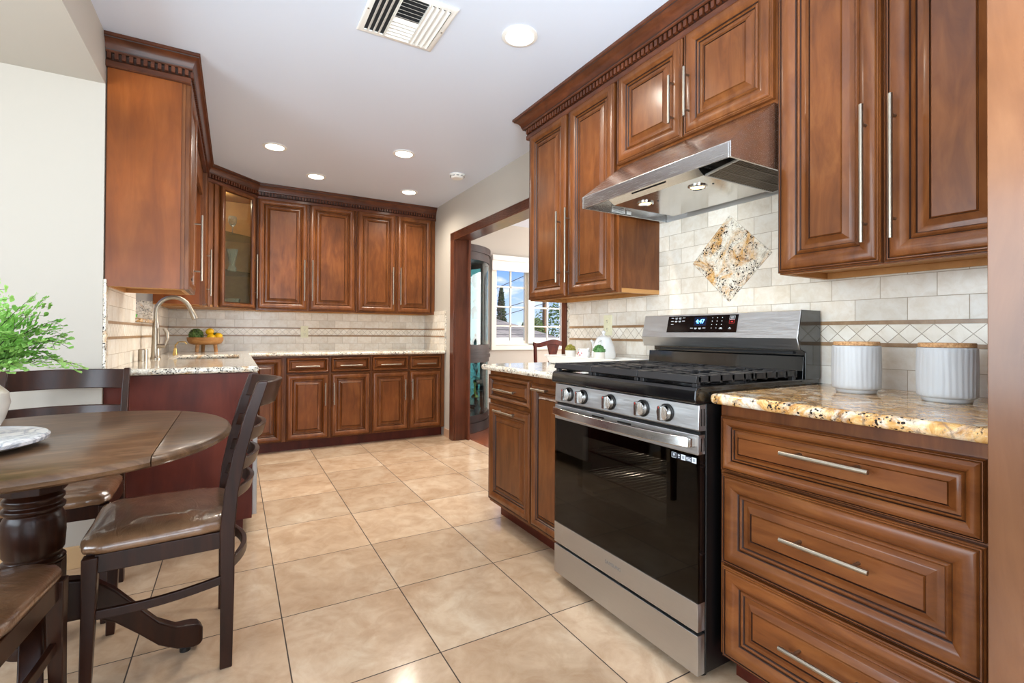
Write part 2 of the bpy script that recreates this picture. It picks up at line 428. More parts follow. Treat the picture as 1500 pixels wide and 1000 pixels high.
def thing(name, label, cat, loc=(0, 0, 0), rz=0.0, group=None):
    o = bpy.data.objects.new(name, None); COL.objects.link(o); o.empty_display_size = .05
    o.location = loc; o.rotation_euler = (0, 0, rz); o['label'] = label; o['category'] = cat
    if group: o['group'] = group
    return o
def tag(o, label, cat, group=None, kind=None):
    o['label'] = label; o['category'] = cat
    if group: o['group'] = group
    if kind: o['kind'] = kind
    return o
def struct(o, label, cat):
    return tag(o, label, cat, kind='structure')
def dup(root, loc, rz, label, name=None):
    r = root.copy(); COL.objects.link(r); r.location = loc; r.rotation_euler = (0, 0, rz); r['label'] = label
    for ch in list(root.children):
        c = ch.copy(); COL.objects.link(c); c.parent = r
        for g in ch.children:
            d = g.copy(); COL.objects.link(d); d.parent = c
    return r

# ------------------------------------------------------------------ room shell
XR, XL, YB, ZC = 1.905, -.53, 5.34, 2.438
def shell():
    f = MB().box(-2.3, 2.065, -2.6, YB + .1, -.1, 0).build('floor', M_FLOOR, smooth=False)
    # shift the tile grid by moving the mesh under its origin
    ox, oy = .1608, 1.522
    for v in f.data.vertices: v.co.x -= ox; v.co.y -= oy
    f.location = (ox, oy, 0)
    struct(f, 'beige travertine tile floor with dark grout lines', 'floor')
    d = MB().box(2.065, 6.2, 1.9, 5.4, -.1, -.002).build('floor', M_HARDW, smooth=False); struct(d, 'reddish hardwood floor of the dining room beyond the opening', 'floor')
    c = MB().box(XL, XR, -2.6, YB, ZC, ZC + .1).build('ceiling', M_CEIL, smooth=False); struct(c, 'pale grey painted kitchen ceiling with recessed lights', 'ceiling')
    c = MB().box(XR, 6.2, 1.9, 5.4, ZC, ZC + .1).build('ceiling', M_CEIL, smooth=False); struct(c, 'white ceiling of the dining room', 'ceiling')
    # right wall with the cased opening
    w = MB()
    w.box(XR, XR + .12, -2.6, 2.60, 0, ZC); w.box(XR, XR + .12, 4.47, YB + .1, 0, ZC); w.box(XR, XR + .12, 2.60, 4.47, 2.03, ZC)
    struct(w.build('wall_right', M_WALL, smooth=False), 'warm white right wall with a wide cased opening to the dining room', 'wall')
    struct(MB().box(-.66, XR, YB, YB + .1, 0, ZC).build('wall_back', M_WALL, smooth=False), 'warm white back wall behind the far cabinets', 'wall')
    # left wall with the sink window
    w = MB()
    w.box(-.68, XL, 2.99, 3.66, 0, ZC); w.box(-.68, XL, 4.42, YB, 0, ZC); w.box(-.68, XL, 3.66, 4.42, 0, 1.125); w.box(-.68, XL, 3.66, 4.42, 2.0, ZC)
    struct(w.build('wall_left', M_WALL, smooth=False), 'left kitchen wall with the sink window', 'wall')
    w = MB(); w.box(-2.3, XL, 2.87, 2.99, 0, ZC)
    struct(w.build('wall_nook', M_WALL, smooth=False), 'bright warm white end wall of the breakfast nook', 'wall')
    s = MB().box(-2.3, XL, -2.6, 2.87, 2.212, ZC + .1).build('trim_1', M_WALL, smooth=False); struct(s, 'lowered white soffit over the breakfast nook', 'soffit')
    w = MB(); w.box(-2.3, -2.2, -2.6, -.45, 0, 2.212); w.box(-2.3, -2.2, 2.0, 2.87, 0, 2.212); w.box(-2.3, -2.2, -.45, 2.0, 0, .6); w.box(-2.3, -2.2, -.45, 2.0, 2.12, 2.212)
    struct(w.build('wall_nook_side', M_WALL, smooth=False), 'side wall of the breakfast nook with its big window', 'wall')
    w = MB(); w.box(-2.3, -1.9, -2.7, -2.6, 0, ZC); w.box(.8, XR, -2.7, -2.6, 0, ZC); w.box(-1.9, .8, -2.7, -2.6, 2.25, ZC)
    struct(w.build('wall_rear', M_WALL, smooth=False), 'rear kitchen wall with the garden door', 'wall')
    # dining room walls
    w = MB(); w.box(XR + .12, 2.80, 5.3, 5.42, 0, ZC); w.box(3.86, 6.2, 5.3, 5.42, 0, ZC); w.box(2.80, 3.86, 5.3, 5.42, 0, .93); w.box(2.80, 3.86, 5.3, 5.42, 1.97, ZC)
    struct(w.build('wall_dining_back', M_WALL, smooth=False), 'warm white dining room wall around the grid window', 'wall')
    struct(MB().box(6.0, 6.1, 1.9, 5.42, 0, ZC).build('wall_dining_side', M_WALL, smooth=False), 'side wall of the dining room', 'wall')
    struct(MB().box(XR + .12, 6.1, 1.9, 2.0, 0, ZC).build('wall_dining_front', M_WALL, smooth=False), 'near wall of the dining room', 'wall')
    struct(MB().box(XR - .012, XR, 4.52, 4.72, 0, .085, bev=.003).build('baseboard_right', plain('tan_tile_base', (188, 150, 122), .4)), 'short tan baseboard beside the opening', 'baseboard')
    struct(MB().box(-2.2, -.55, 2.858, 2.87, 0, .10, bev=.003).build('baseboard_nook', plain('tan_tile_base2', (206, 170, 126), .35)), 'tan tile baseboard along the nook wall', 'baseboard')
shell()

def opening_casing():
    t = thing('trim_2', 'dark wood casing with a fluted head around the dining room opening', 'casing', (XR, 4.5, 0)); t['kind'] = 'structure'
    def part(name, m, mat): return m.build(name, mat, t, loc=(-XR, -4.5, 0))
    m = MB(); m.box(XR - .022, XR, 4.455, 4.545, 0, 2.072, bev=.004); part('side_casing', m, M_CASING)
    m = MB(); m.box(XR - .004, XR + .165, 4.448, 4.47, 0, 2.005, bev=.003); part('jamb', m, M_CASING)
    m = MB(); m.box(XR - .004, XR + .165, 2.574, 2.62, 0, 2.005, bev=.003); m.box(XR - .022, XR, 2.574, 2.62, 0, 2.0, bev=.003); part('jamb', m, M_CASING)
    m = MB(); m.box(XR - .004, XR + .165, 2.574, 4.47, 2.005, 2.03, bev=.003); part('head_jamb', m, M_CASING)
    # fluted head: ridges run the length of the board
    m = MB(); prof = [(0, 1.998), (-.018, 1.998)]
    for k in range(6):
        z = 2.003 + k * .011; prof += [(-.022, z + .001), (-.022, z + .007), (-.016, z + .008), (-.016, z + .010)]
    prof += [(-.024, 2.069), (-.024, 2.076), (0, 2.076)]
    m.prism([(XR + a, b) for a, b in prof], 2.58, 4.545, 'y'); part('head_casing', m, M_CASING)
    m = MB(); m.box(XR + .12, XR + .14, 4.40, 4.55, 0, 2.07, bev=.003); part('side_casing', m, M_CASING)
opening_casing()

# ------------------------------------------------------------------ cabinet kit (local: x = width, -y = front, z = up)
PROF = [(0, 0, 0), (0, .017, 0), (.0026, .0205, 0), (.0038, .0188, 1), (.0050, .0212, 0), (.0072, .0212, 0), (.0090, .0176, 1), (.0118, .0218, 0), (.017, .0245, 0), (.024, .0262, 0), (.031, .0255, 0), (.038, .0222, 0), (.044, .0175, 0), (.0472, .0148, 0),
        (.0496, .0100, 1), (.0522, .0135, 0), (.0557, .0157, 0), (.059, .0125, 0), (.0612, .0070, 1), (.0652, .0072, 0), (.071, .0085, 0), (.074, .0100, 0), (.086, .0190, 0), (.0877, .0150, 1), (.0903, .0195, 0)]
def door_mesh(m, w, h, s=1.0, glass=False, x0=0, z0=0):
    prof = PROF[:17] if glass else PROF
    lim = min(w, h) / 2 - .004
    s = min(s, lim / prof[-1][0])
    prev = None
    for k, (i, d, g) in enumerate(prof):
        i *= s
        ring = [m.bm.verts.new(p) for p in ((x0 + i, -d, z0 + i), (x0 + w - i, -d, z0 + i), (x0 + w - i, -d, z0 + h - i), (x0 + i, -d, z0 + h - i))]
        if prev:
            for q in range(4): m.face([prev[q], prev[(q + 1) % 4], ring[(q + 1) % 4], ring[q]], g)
        prev = ring
        if k == 0: first = ring
    if glass:
        i = prof[-1][0] * s
        back = [m.bm.verts.new(p) for p in ((x0 + i, -.002, z0 + i), (x0 + w - i, -.002, z0 + i), (x0 + w - i, -.002, z0 + h - i), (x0 + i, -.002, z0 + h - i))]
        for q in range(4):
            m.face([prev[q], prev[(q + 1) % 4], back[(q + 1) % 4], back[q]], 0)
            m.face([back[q], back[(q + 1) % 4], first[(q + 1) % 4], first[q]], 0)
        return i
    m.face(prev, 0); m.face(first[::-1], 0)
    return m

def bar_handle(parent, x, z, L, vertical, off=.0255, r=.006, name='handle'):
    m = MB(); y = -off - .030
    if vertical:
        m.tube([(x, y, z - L / 2), (x, y, z + L / 2)], r, 12)
        for q in (-1, 1): m.tube([(x, -off + .006, z + q * L * .36), (x, y, z + q * L * .36)], r * .7, 10)
    else:
        m.tube([(x - L / 2, y, z), (x + L / 2, y, z)], r, 12)
        for q in (-1, 1): m.tube([(x + q * L * .33, -off + .006, z), (x + q * L * .33, y, z)], r * .7, 10)
    return m.build(name, M_NICKEL, parent)

def front(cab, kind, x0, x1, z0, z1, handle=None, s=1.18, glass=False):
    """a door or drawer front as a part, its bar handle a sub-part. handle = (x, z, length, vertical) in cabinet space"""
    m = MB(); i = door_mesh(m, x1 - x0, z1 - z0, s, glass)
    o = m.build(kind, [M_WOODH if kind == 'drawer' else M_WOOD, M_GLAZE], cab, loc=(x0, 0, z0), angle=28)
    if glass:
        MB().box(i - .002, x1 - x0 - i + .002, -.009, -.006, i - .002, z1 - z0 - i + .002).build('pane', M_CAB_GLASS, o)
    if handle:
        hx, hz, L, vert = handle
        bar_handle(o, hx - x0, hz - z0, L, vert)
    return o

def carcass(cab, w, d, h, z0=0.0, name='body', recess=.022, mat=None):
    m = MB()
    if recess:
        m.box(0, w, .02, d, z0 + recess, h, 0); m.box(0, w, 0, .02, z0, h, 0); m.box(0, .018, .02, d, z0, z0 + recess, 1); m.box(w - .018, w, .02, d, z0, z0 + recess, 1); m.box(.018, w - .018, d - .018, d, z0, z0 + recess, 1)
        m.bm.faces.ensure_lookup_table()
        for f in m.bm.faces:
            f.normal_update()
            if f.normal.z < -.9: f.material_index = 1
        return m.build(name, [mat or M_WOOD, M_UNDER], cab, recalc=True, bevel=.0015)
    m.box(0, w, 0, d, z0, h, 0)
    return m.build(name, [mat or M_WOOD], cab, bevel=.0015)

def base_cab(name, label, cat, loc, rz, w, d, top=.855, toe=True, end=None):
    c = thing(name, label, cat, loc, rz)
    carcass(c, w, d, top, .095, recess=0)
    if toe: MB().box(.0, w, .075, d, 0, .095).build('toe_kick', M_CHERRY, c)
    return c

RZ_R, RZ_L = R(-90), R(90)
ZU0, ZU1 = 1.272, 2.33

# ---------------- right wall, upper cabinets (local x runs towards the camera)
def right_uppers():
    X = 1.62; D = XR - X - .002
    c = thing('upper_cabinet', 'tall two-door wall cabinet over the canister counter', 'cabinet', (X, .978, 0), RZ_R)
    carcass(c, .625, D, ZU1, ZU0)
    front(c, 'door', .004, .306, ZU0 + .004, 2.312, (.272, 1.535, .40, True)); front(c, 'door', .316, .618, ZU0 + .004, 2.312, (.344, 1.536, .40, True))
    c = thing('upper_cabinet', 'short two-door wall cabinet above the range hood', 'cabinet', (X, 1.779, 0), RZ_R)
    carcass(c, .799, D, ZU1, 1.865, recess=0)
    front(c, 'door', .002, .396, 1.885, 2.312, (.357, 2.05, .20, True)); front(c, 'door', .404, .786, 1.885, 2.312, (.437, 2.049, .20, True))
    c = thing('upper_cabinet', 'two-door wall cabinet between the range hood and the opening', 'cabinet', (X, 2.59, 0), RZ_R)
    carcass(c, .810, D, ZU1, ZU0)
    front(c, 'door', .008, .396, ZU0 + .008, 2.312, (.355, 1.557, .40, True)); front(c, 'door', .420, .792, ZU0 + .008, 2.312, (.440, 1.555, .41, True))
right_uppers()

def left_uppers():
    X = -.222; D = -XL + X - .002
    c = thing('upper_cabinet', 'wall cabinet with a broad flat side panel left of the sink window', 'cabinet', (X, 2.885, 0), RZ_L)
    carcass(c, .43, D, ZU1, ZU0 + .005, mat=M_WOOD)
    MB().box(-.006, 0, .016, D - .004, ZU0 + .006, 2.31).build('side_panel', M_PANEL, c)
    front(c, 'door', .004, .424, ZU0 + .006, 2.312, (.35, 1.54, .37, True))
    c = thing('upper_cabinet', 'narrow wall cabinet between the sink window and the glass corner cabinet', 'cabinet', (X, 4.40, 0), RZ_L)
    carcass(c, .238, D, ZU1, ZU0)
    MB().box(-.006, 0, .016, D - .004, ZU0 + .006, 2.31).build('side_panel', M_PANEL, c)
    front(c, 'door', .006, .225, ZU0 + .008, 2.312, (.035, 1.53, .36, True), .8)
    o = MB().box(-.245, -.225, 3.322, 4.392, 2.12, ZU1, bev=.002).build('valance', M_WOOD); tag(o, 'wood valance board above the sink window', 'valance')
left_uppers()

def corner_cabinet():
    P2, P3 = (-.222, 4.64), (.165, 5.027)
    c = thing('corner_cabinet', 'diagonal corner wall cabinet with a glass door showing crystal', 'cabinet', (P2[0], P2[1], 0), R(45))
    W = .5473
    def loc(p):   # world -> local
        dx, dy = p[0] - P2[0], p[1] - P2[1]; k = math.sqrt(.5)
        return ((dx + dy) * k, (-dx + dy) * k)
    poly = [loc(p) for p in (P2, P3, (.165, YB - .003), (XL + .003, YB - .003), (XL + .003, 4.64))]
    m = MB()
    for z in (ZU0 + .004, ZU1 - .02): m.prism(poly, z, z + .018, 'z')
    def wall(a, b, t=.014):
        a, b = Vector(a), Vector(b); n = Vector((-(b - a).y, (b - a).x)).normalized() * t
        m.prism([a, b, b + n, a + n], ZU0 + .02, ZU1 - .02, 'z')
    for i in (1, 2, 3, 4): wall(poly[i], poly[(i + 1) % 5])
    m.build('body', M_UNDER, c)
    m = MB(); m.box(0, .15, 0, .02, ZU0, ZU1); m.box(.505, W, 0, .02, ZU0, ZU1); m.box(.15, .505, 0, .02, 2.29, ZU1); m.box(.15, .505, 0, .02, ZU0, ZU0 + .03)
    m.box(.03, .055, -.008, 0, ZU0 + .005, 2.31, bev=.003); m.box(.085, .12, -.012, 0, ZU0 + .005, 2.31, bev=.003)
    m.build('face_frame', M_WOOD, c)
    front(c, 'door', .142, .520, ZU0 + .008, 2.312, (.500, 1.575, .40, True), .85, glass=True)
    shp = [Vector(p) * .96 + Vector((.01, .02)) for p in poly]
    for z in (1.60, 1.93): MB().prism(shp, z, z + .006, 'z').build('shelf', m_glass('shelf_glass_%d' % int(z * 100), (214, 226, 220), .05), c)
    MB().lathe([(.0005, ZU1 - .028), (.028, ZU1 - .028), (.030, ZU1 - .0205), (.0005, ZU1 - .0205)], (.27, .16, 0), 20).build('cabinet_fill_disc', M_FILL_GLOW, c)  # added glowing disc and point light to brighten the cabinet interior
    light('cabinet_fill_light', 'POINT', (.27, .16, ZU1 - .06), (0, 0, 0), 2.6, (1, .95, .84), parent=c)
    # crystal on the shelves
    k = math.sqrt(.5)
    def W2(lx, ly): return (P2[0] + (lx - ly) * k, P2[1] + (lx + ly) * k)
    goblet = [(.001, 0), (.03, .002), (.03, .004), (.005, .01), (.004, .07), (.02, .085), (.032, .11), (.034, .14), (.030, .165)]
    bowl = [(.001, 0), (.03, 0), (.06, .03), (.075, .07), (.078, .075), (.070, .075), (.05, .03), (.001, .01)]
    vase = [(.001, 0), (.03, 0), (.035, .03), (.022, .06), (.034, .14), (.045, .20), (.040, .20), (.001, .05)]
    for nm, prof, lx, ly, z, lab, ct in (('cut_crystal_bowl', bowl, .40, .13, ZU0 + .0225, 'cut crystal bowl on the bottom shelf of the glass corner cabinet', 'bowl'),
                               ('crystal_vase', vase, .385, .11, 1.607, 'tall crystal vase on the middle shelf of the glass corner cabinet', 'vase'),
                               ('crystal_goblet', goblet, .385, .11, 1.937, 'crystal goblet on the top shelf of the glass corner cabinet', 'glass')):
        x, y = W2(lx, ly); o = MB().lathe(prof, (0, 0, 0), 24, wob=lambda a, z: 1 + .03 * math.cos(12 * a)).build(nm, M_CRYSTAL, loc=(x, y, z)); tag(o, lab, ct)
corner_cabinet()

def back_uppers():
    Y = 5.027; D = YB - Y - .002
    c = thing('upper_cabinet', 'left of the two double-door wall cabinets on the back wall, beside the glass corner cabinet', 'cabinet', (.166, Y, 0), 0)
    carcass(c, .889, D, ZU1, ZU0)
    front(c, 'door', .004, .438, ZU0 + .008, 2.312, (.406, 1.566, .39, True)); front(c, 'door', .450, .880, ZU0 + .008, 2.312, (.478, 1.567, .39, True))
    c = thing('upper_cabinet', 'right of the two double-door wall cabinets on the back wall, nearest the opening', 'cabinet', (1.056, Y, 0), 0)
    carcass(c, .846, D, ZU1, ZU0)
    front(c, 'door', .012, .406, ZU0 + .008, 2.312, (.372, 1.558, .39, True)); front(c, 'door', .422, .800, ZU0 + .008, 2.312, (.451, 1.559, .39, True))
back_uppers()

# ---------------- crown mouldings
def crown(name, label, path, reach, zt=ZC - .0008, close_ends=True):
    k = reach / .085
    prof = [(.0, 2.296), (.020, 2.296), (.023, 2.300), (.023, 2.322), (.020, 2.326), (.018, 2.330), (.018, 2.358), (.036, 2.360), (.040, 2.364), (.040, 2.370), (.043, 2.374), (.047, 2.388), (.056, 2.402),
            (.069, 2.412), (.078, 2.416), (.079, 2.421), (.085, 2.424), (.085, zt), (.0, zt)]
    prof = [(max(o_, .0) * (k if o_ > .03 else 1), z) for o_, z in prof]
    pts = [Vector(p) for p in path]; n = len(pts)
    t = thing(name, label, 'crown molding', (pts[0].x, pts[0].y, 0)); t['kind'] = 'structure'
    org = (-pts[0].x, -pts[0].y, 0)
    def nrm(a, b):
        d = (b - a).normalized(); return Vector((d.y, -d.x))
    offs = []
    for i in range(n):
        if i == 0: o_ = nrm(pts[0], pts[1])
        elif i == n - 1: o_ = nrm(pts[-2], pts[-1])
        else:
            a, b = nrm(pts[i - 1], pts[i]), nrm(pts[i], pts[i + 1]); o_ = (a + b) / (1 + a.dot(b))
        offs.append(o_)
    m = MB()
    m.loops([[(pts[i].x + offs[i].x * q, pts[i].y + offs[i].y * q, z) for q, z in prof] for i in range(n)])
    m.bm.faces.ensure_lookup_table(); npf = len(prof)
    for fi, f in enumerate(m.bm.faces):
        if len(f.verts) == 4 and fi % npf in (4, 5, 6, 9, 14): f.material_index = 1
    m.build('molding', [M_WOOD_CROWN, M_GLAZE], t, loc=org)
    m = MB()
    for i in range(n - 1):
        a, b = pts[i], pts[i + 1]; L = (b - a).length; d = (b - a) / L; nn = nrm(a, b)
        a0 = a + offs[i] * .018; b0 = b + offs[i + 1] * .018; L = (b0 - a0).length
        cnt = max(1, int(L / .0262)); st = L / cnt
        for j in range(cnt):
            c0 = a0 + d * (st * (j + .5)); hw = .0075
            p = [c0 - d * hw - nn * .002, c0 + d * hw - nn * .002, c0 + d * hw + nn * .014, c0 - d * hw + nn * .014]
            m.prism([(q.x, q.y) for q in p], 2.331, 2.3585, 'z')
    m.build('dentil_band', M_WOOD_CROWN, t, loc=org, smooth=False)
M_WOOD_CROWN = wood('crown_wood', (62, 30, 16), (94, 48, 26), (122, 66, 36), (3, 3, 8), .35, .35)
crown('trim_3', 'dark dentil crown molding along the left and back cabinets', [(XL + .001, 2.885), (-.222, 2.885), (-.222, 4.64), (.165, 5.027), (XR - .002, 5.027)], .062)
crown('trim_4', 'dark dentil crown molding along the cabinets over the range', [(XR - .002, 2.592), (1.62, 2.592), (1.62, .345)], .088)

# ---------------- base cabinets
def bases():
    XF = 1.30; D = XR - XF - .002
    c = base_cab('base_cabinet', 'three-drawer base cabinet under the golden granite right of the range', 'cabinet', (XF, .968, 0), RZ_R, .625, D)
    front(c, 'drawer', .012, .608, .658, .822, (.318, .756, .205, False), .66)
    front(c, 'drawer', .014, .608, .380, .650, (.318, .529, .205, False), 1.10)
    front(c, 'drawer', .018, .608, .102, .373, (.316, .245, .205, False), 1.10)
    c = base_cab('base_cabinet', 'base cabinet with a drawer and narrow pull-out left of the range', 'cabinet', (XF, 2.515, 0), RZ_R, .765, D)
    front(c, 'drawer', .016, .464, .690, .832, (.247, .758, .222, False), .55)
    front(c, 'door', .018, .464, .117, .668, (.247, .641, .222, False), 1.08)
    front(c, 'door', .478, .757, .120, .822, (.595, .799, .124, False), .8)
    YF = 4.73; D = YB - YF - .002
    c = base_cab('base_cabinet', 'single-door base cabinet in the back corner beside the sink run', 'cabinet', (.09, YF, 0), 0, .29, D)
    front(c, 'door', .004, .276, .097, .842, None, 1.08)
    c = base_cab('base_cabinet', 'left of the two drawer-over-door base cabinets on the back wall', 'cabinet', (.38, YF, 0), 0, .765, D)
    for x0, x1, hx in ((.018, .376, .343), (.397, .755, .420)):
        front(c, 'drawer', x0, x1, .702, .842, ((x0 + x1) / 2 - .004, .763, .20, False), .5)
        front(c, 'door', x0, x1, .099, .690, (hx, .505, .205, True), 1.08)
    c = base_cab('base_cabinet', 'right of the two drawer-over-door base cabinets on the back wall', 'cabinet', (1.145, YF, 0), 0, .757, D)
    for x0, x1, hx in ((.009, .367, .328), (.381, .716, .401)):
        front(c, 'drawer', x0, x1, .702, .842, ((x0 + x1) / 2 - .004, .761, .20, False), .5)
        front(c, 'door', x0, x1, .108, .690, (hx, .507, .205, True), 1.08)
    # sink run: end panel, dishwasher, sink cabinet
    c = thing('sink_cabinet', 'sink base cabinet with a plain reddish end panel facing the table', 'cabinet', (.085, 3.55, 0), RZ_L)
    Dl = .085 - XL - .002
    m = MB(); m.box(.0, 1.16, 0, .02, .095, .855); m.box(0, .018, .02, Dl, .0, .855); m.box(1.142, 1.16, .02, Dl, 0, .855); m.box(.018, 1.142, Dl - .018, Dl, 0, .60); m.box(.018, 1.142, .02, Dl, .095, .113)
    m.build('body', M_WOOD, c)
    MB().box(-.66, -.64, .0, Dl, .09, .855, bev=.002).build('end_panel', M_CHERRY, c)
    MB().box(-.64, -.625, .04, Dl, .0, .09).build('toe_kick', M_CHERRY, c)
    front(c, 'door', .02, .56, .1, .84, (.52, .7, .205, True), 1.08); front(c, 'door', .575, 1.115, .1, .84, (.615, .7, .205, True), 1.08)
    d = thing('dishwasher', 'stainless steel dishwasher beside the sink cabinet end panel', 'dishwasher', (.085, 2.912, 0), RZ_L)
    MB().box(.002, .60, .0, .55, .095, .85).build('body', M_BLACK, d)
    MB().box(.002, .60, -.024, 0, .098, .85, bev=.004).build('door', M_STEEL, d)
    bar_handle(d, .3, .79, .5, False, .024, .009)
    # pantry: a plain slab-fronted tall cabinet just right of the picture's counter
    p = thing('pantry_cabinet', 'tall plain wood pantry panel at the right edge beside the counter', 'cabinet', (1.205, .336, 0), RZ_R)
    MB().box(0, .95, 0, XR - 1.205 - .002, .0, ZC - .002, bev=.0015).build('body', M_PANTRY, p)
bases()

# ---------------- granite worktops
def slab(name, xs, ys, keep, z0, z1, mat, label):
    m = MB(); V = {}
    def v(i, j, z):
        k = (i, j, z)
        if k not in V: V[k] = m.bm.verts.new((xs[i], ys[j], z))
        return V[k]
    nx, ny = len(xs) - 1, len(ys) - 1
    K = lambda i, j: 0 <= i < nx and 0 <= j < ny and keep(i, j)
    for i in range(nx):
        for j in range(ny):
            if not K(i, j): continue
            m.face([v(i, j, z1), v(i + 1, j, z1), v(i + 1, j + 1, z1), v(i, j + 1, z1)]); m.face([v(i, j, z0), v(i, j + 1, z0), v(i + 1, j + 1, z0), v(i + 1, j, z0)])
            for di, dj, a, b in ((-1, 0, (0, 1), (0, 0)), (1, 0, (1, 0), (1, 1)), (0, -1, (0, 0), (1, 0)), (0, 1, (1, 1), (0, 1))):
                if not K(i + di, j + dj):
                    A = (i + a[0], j + a[1]); B = (i + b[0], j + b[1])
                    m.face([v(*A, z0), v(*B, z0), v(*B, z1), v(*A, z1)])
    bmesh.ops.dissolve_limit(m.bm, angle_limit=R(1), verts=m.bm.verts[:], edges=m.bm.edges[:])
    o = m.build(name, mat, bevel=.0145, angle=50)
    return tag(o, label, 'worktop')
ZT = .889
slab('granite_worktop', [1.25, XR - .001], [.338, .976], lambda i, j: True, .857, ZT, M_GRAN, 'golden brown granite worktop holding the two white canisters')
slab('granite_worktop', [1.25, XR - .001], [1.752, 2.545], lambda i, j: True, .857, ZT, M_GRANW, 'speckled granite worktop left of the range holding the white tray')
slab('granite_worktop', [XL + .001, -.37, .025, .112, XR - .001], [2.868, 3.80, 4.48, 4.685, YB - .001],
     lambda i, j: (i <= 2 and not (i == 1 and j == 1)) or j == 3, .857, ZT, M_GRANW, 'L-shaped granite worktop with the sink, running along the left and back walls')

def sink():
    t = thing('undermount_sink', 'stainless undermount sink in the left granite worktop', 'sink', (-.172, 4.14, .66))
    m = MB(); x, y, r = .205, .348, .0
    m.loops([[(-x - .012, -y - .012, .196), (x + .012, -y - .012, .196), (x + .012, y + .012, .196), (-x - .012, y + .012, .196)], [(-x, -y, .196), (x, -y, .196), (x, y, .196), (-x, y, .196)],
             [(-x + .004, -y + .004, .02), (x - .004, -y + .004, .02), (x - .004, y - .004, .02), (-x + .004, y - .004, .02)], [(-x + .03, -y + .03, 0), (x - .03, -y + .03, 0), (x - .03, y - .03, 0), (-x + .03, y - .03, 0)]], cap0=False)
    m.build('basin', M_STEELP, t)
    MB().lathe([(.001, .002), (.045, .002), (.045, .006), (.03, .007), (.001, .003)], (0, 0, .0), 24).build('drain', M_CHROME, t)
sink()

def faucet():
    t = thing('kitchen_faucet', 'tall brushed gooseneck faucet with a side lever behind the sink', 'faucet', (-.445, 3.86, ZT))
    m = MB().lathe([(.001, 0), (.030, 0), (.030, .008), (.026, .014), (.024, .05), (.022, .12), (.0185, .20), (.0175, .24), (.0001, .24)], seg=28); m.build('body', M_NICKEL, t)
    pts = [(0, 0, .236), (0, 0, .30)]
    for k in range(1, 13):
        a = PI - k * R(162) / 12; pts.append((.095 + .095 * math.cos(a), 0, .30 + .105 * math.sin(a)))
    MB().tube(pts, .0135, 16).build('spout', M_NICKEL, t)
    e = Vector(pts[-1]); d = (e - Vector(pts[-2])).normalized()
    MB().tube([e - d * .004, e + d * .02, e + d * .065, e + d * .075], [.014, .0165, .020, .0185], 18).build('spray_head', M_NICKEL, t)
    m = MB(); m.tube([(.010, -.012, .085), (.055, -.02, .085)], .014, 14); m.tube([(.052, -.02, .088), (.066, -.022, .13), (.062, -.022, .175), (.048, -.02, .20)], [.008, .008, .011, .012], 12); m.build('lever', M_NICKEL, t)
    t = thing('air_gap_cap', 'short brushed cylinder air gap cap beside the faucet', 'air gap', (-.475, 3.60, ZT))
    MB().lathe([(.001, 0), (.025, 0), (.025, .07), (.022, .074), (.001, .074)], seg=28).build('cap', M_NICKEL, t)
    t = thing('filter_faucet', 'small gold-toned filtered water tap behind the big faucet', 'faucet', (-.40, 4.54, ZT))
    MB().lathe([(.001, 0), (.018, 0), (.014, .02), (.010, .05), (.001, .05)], seg=20).build('body', plain('satin_brass', (196, 166, 104), .25, 1.0), t)
    MB().tube([(0, 0, .045), (0, 0, .075), (.02, 0, .10), (.06, 0, .10), (.075, 0, .085)], .005, 10).build('spout', bpy.data.materials['satin_brass'], t)
faucet()

# ---------------- backsplashes: two courses of brick field with a noce liner and diamond band between
def splash(name, label, axis, at, u0, u1, z0, z1, uo, flip, cuts=()):
    t = thing(name, label, 'backsplash', (0, 0, 0)); t['kind'] = 'structure'
    th = .009
    def piece(nm, mat, a, b, zo, ori, out=0.0, skip=True):
        m = MB()
        segs = [(u0, u1)]
        for (ca, cb, cza, czb) in cuts:
            if a < czb - 1e-4 and b > cza + 1e-4:
                ns = []
                for s0, s1 in segs:
                    if cb <= s0 or ca >= s1: ns.append((s0, s1)); continue
                    if ca > s0: ns.append((s0, ca))
                    if cb < s1: ns.append((cb, s1))
                segs = ns
        for s0, s1 in segs:
            lo, hi = (at - th - out, at) if flip else (at, at + th + out)
            if axis == 'x': m.box(lo - at, hi - at, s0 - uo, s1 - uo, a - zo, b - zo)
            else: m.box(s0 - uo, s1 - uo, lo - at, hi - at, a - zo, b - zo)
        loc = (at, uo, zo) if axis == 'x' else (uo, at, zo)
        return m.build(nm, mat, t, loc=loc, smooth=False)
    zs = sorted({z0, 1.117, z1} | {c[2] for c in cuts if 1.117 < c[2] < z1})
    for a, b in zip(zs, zs[1:]):
        if a >= 1.117 - 1e-6: piece('brick_field', M_SPLASH, a, b, 1.117, 0)
    piece('brick_field', M_SPLASH, z0, 1.029, .8800, 0)
    piece('diamond_band', M_DIAM, 1.042, 1.104, 1.042, 0)
    piece('liner', M_LINER, 1.104, 1.117, 1.085, 0, .004); piece('liner', M_LINER, 1.029, 1.042, 1.01, 0, .004)
    return t
splash('trim_5', 'beige travertine backsplash behind the range and canisters', 'x', XR, .34, 2.545, ZT - .001, 1.70, .0230 + .0, True)
splash('trim_6', 'beige travertine backsplash along the back wall', 'y', YB, XL + .01, XR - .01, ZT - .001, 1.30, .062, True)
splash('trim_7', 'beige travertine backsplash along the left wall beside the sink window', 'x', XL, 2.915, YB - .01, ZT - .001, 1.32, .05, False, cuts=((3.66, 4.42, 1.125, 1.4),))
splash('trim_8', 'short return of travertine backsplash on the right wall beside the opening', 'x', XR, 4.715, YB - .01, ZT - .001, 1.305, .11, True)
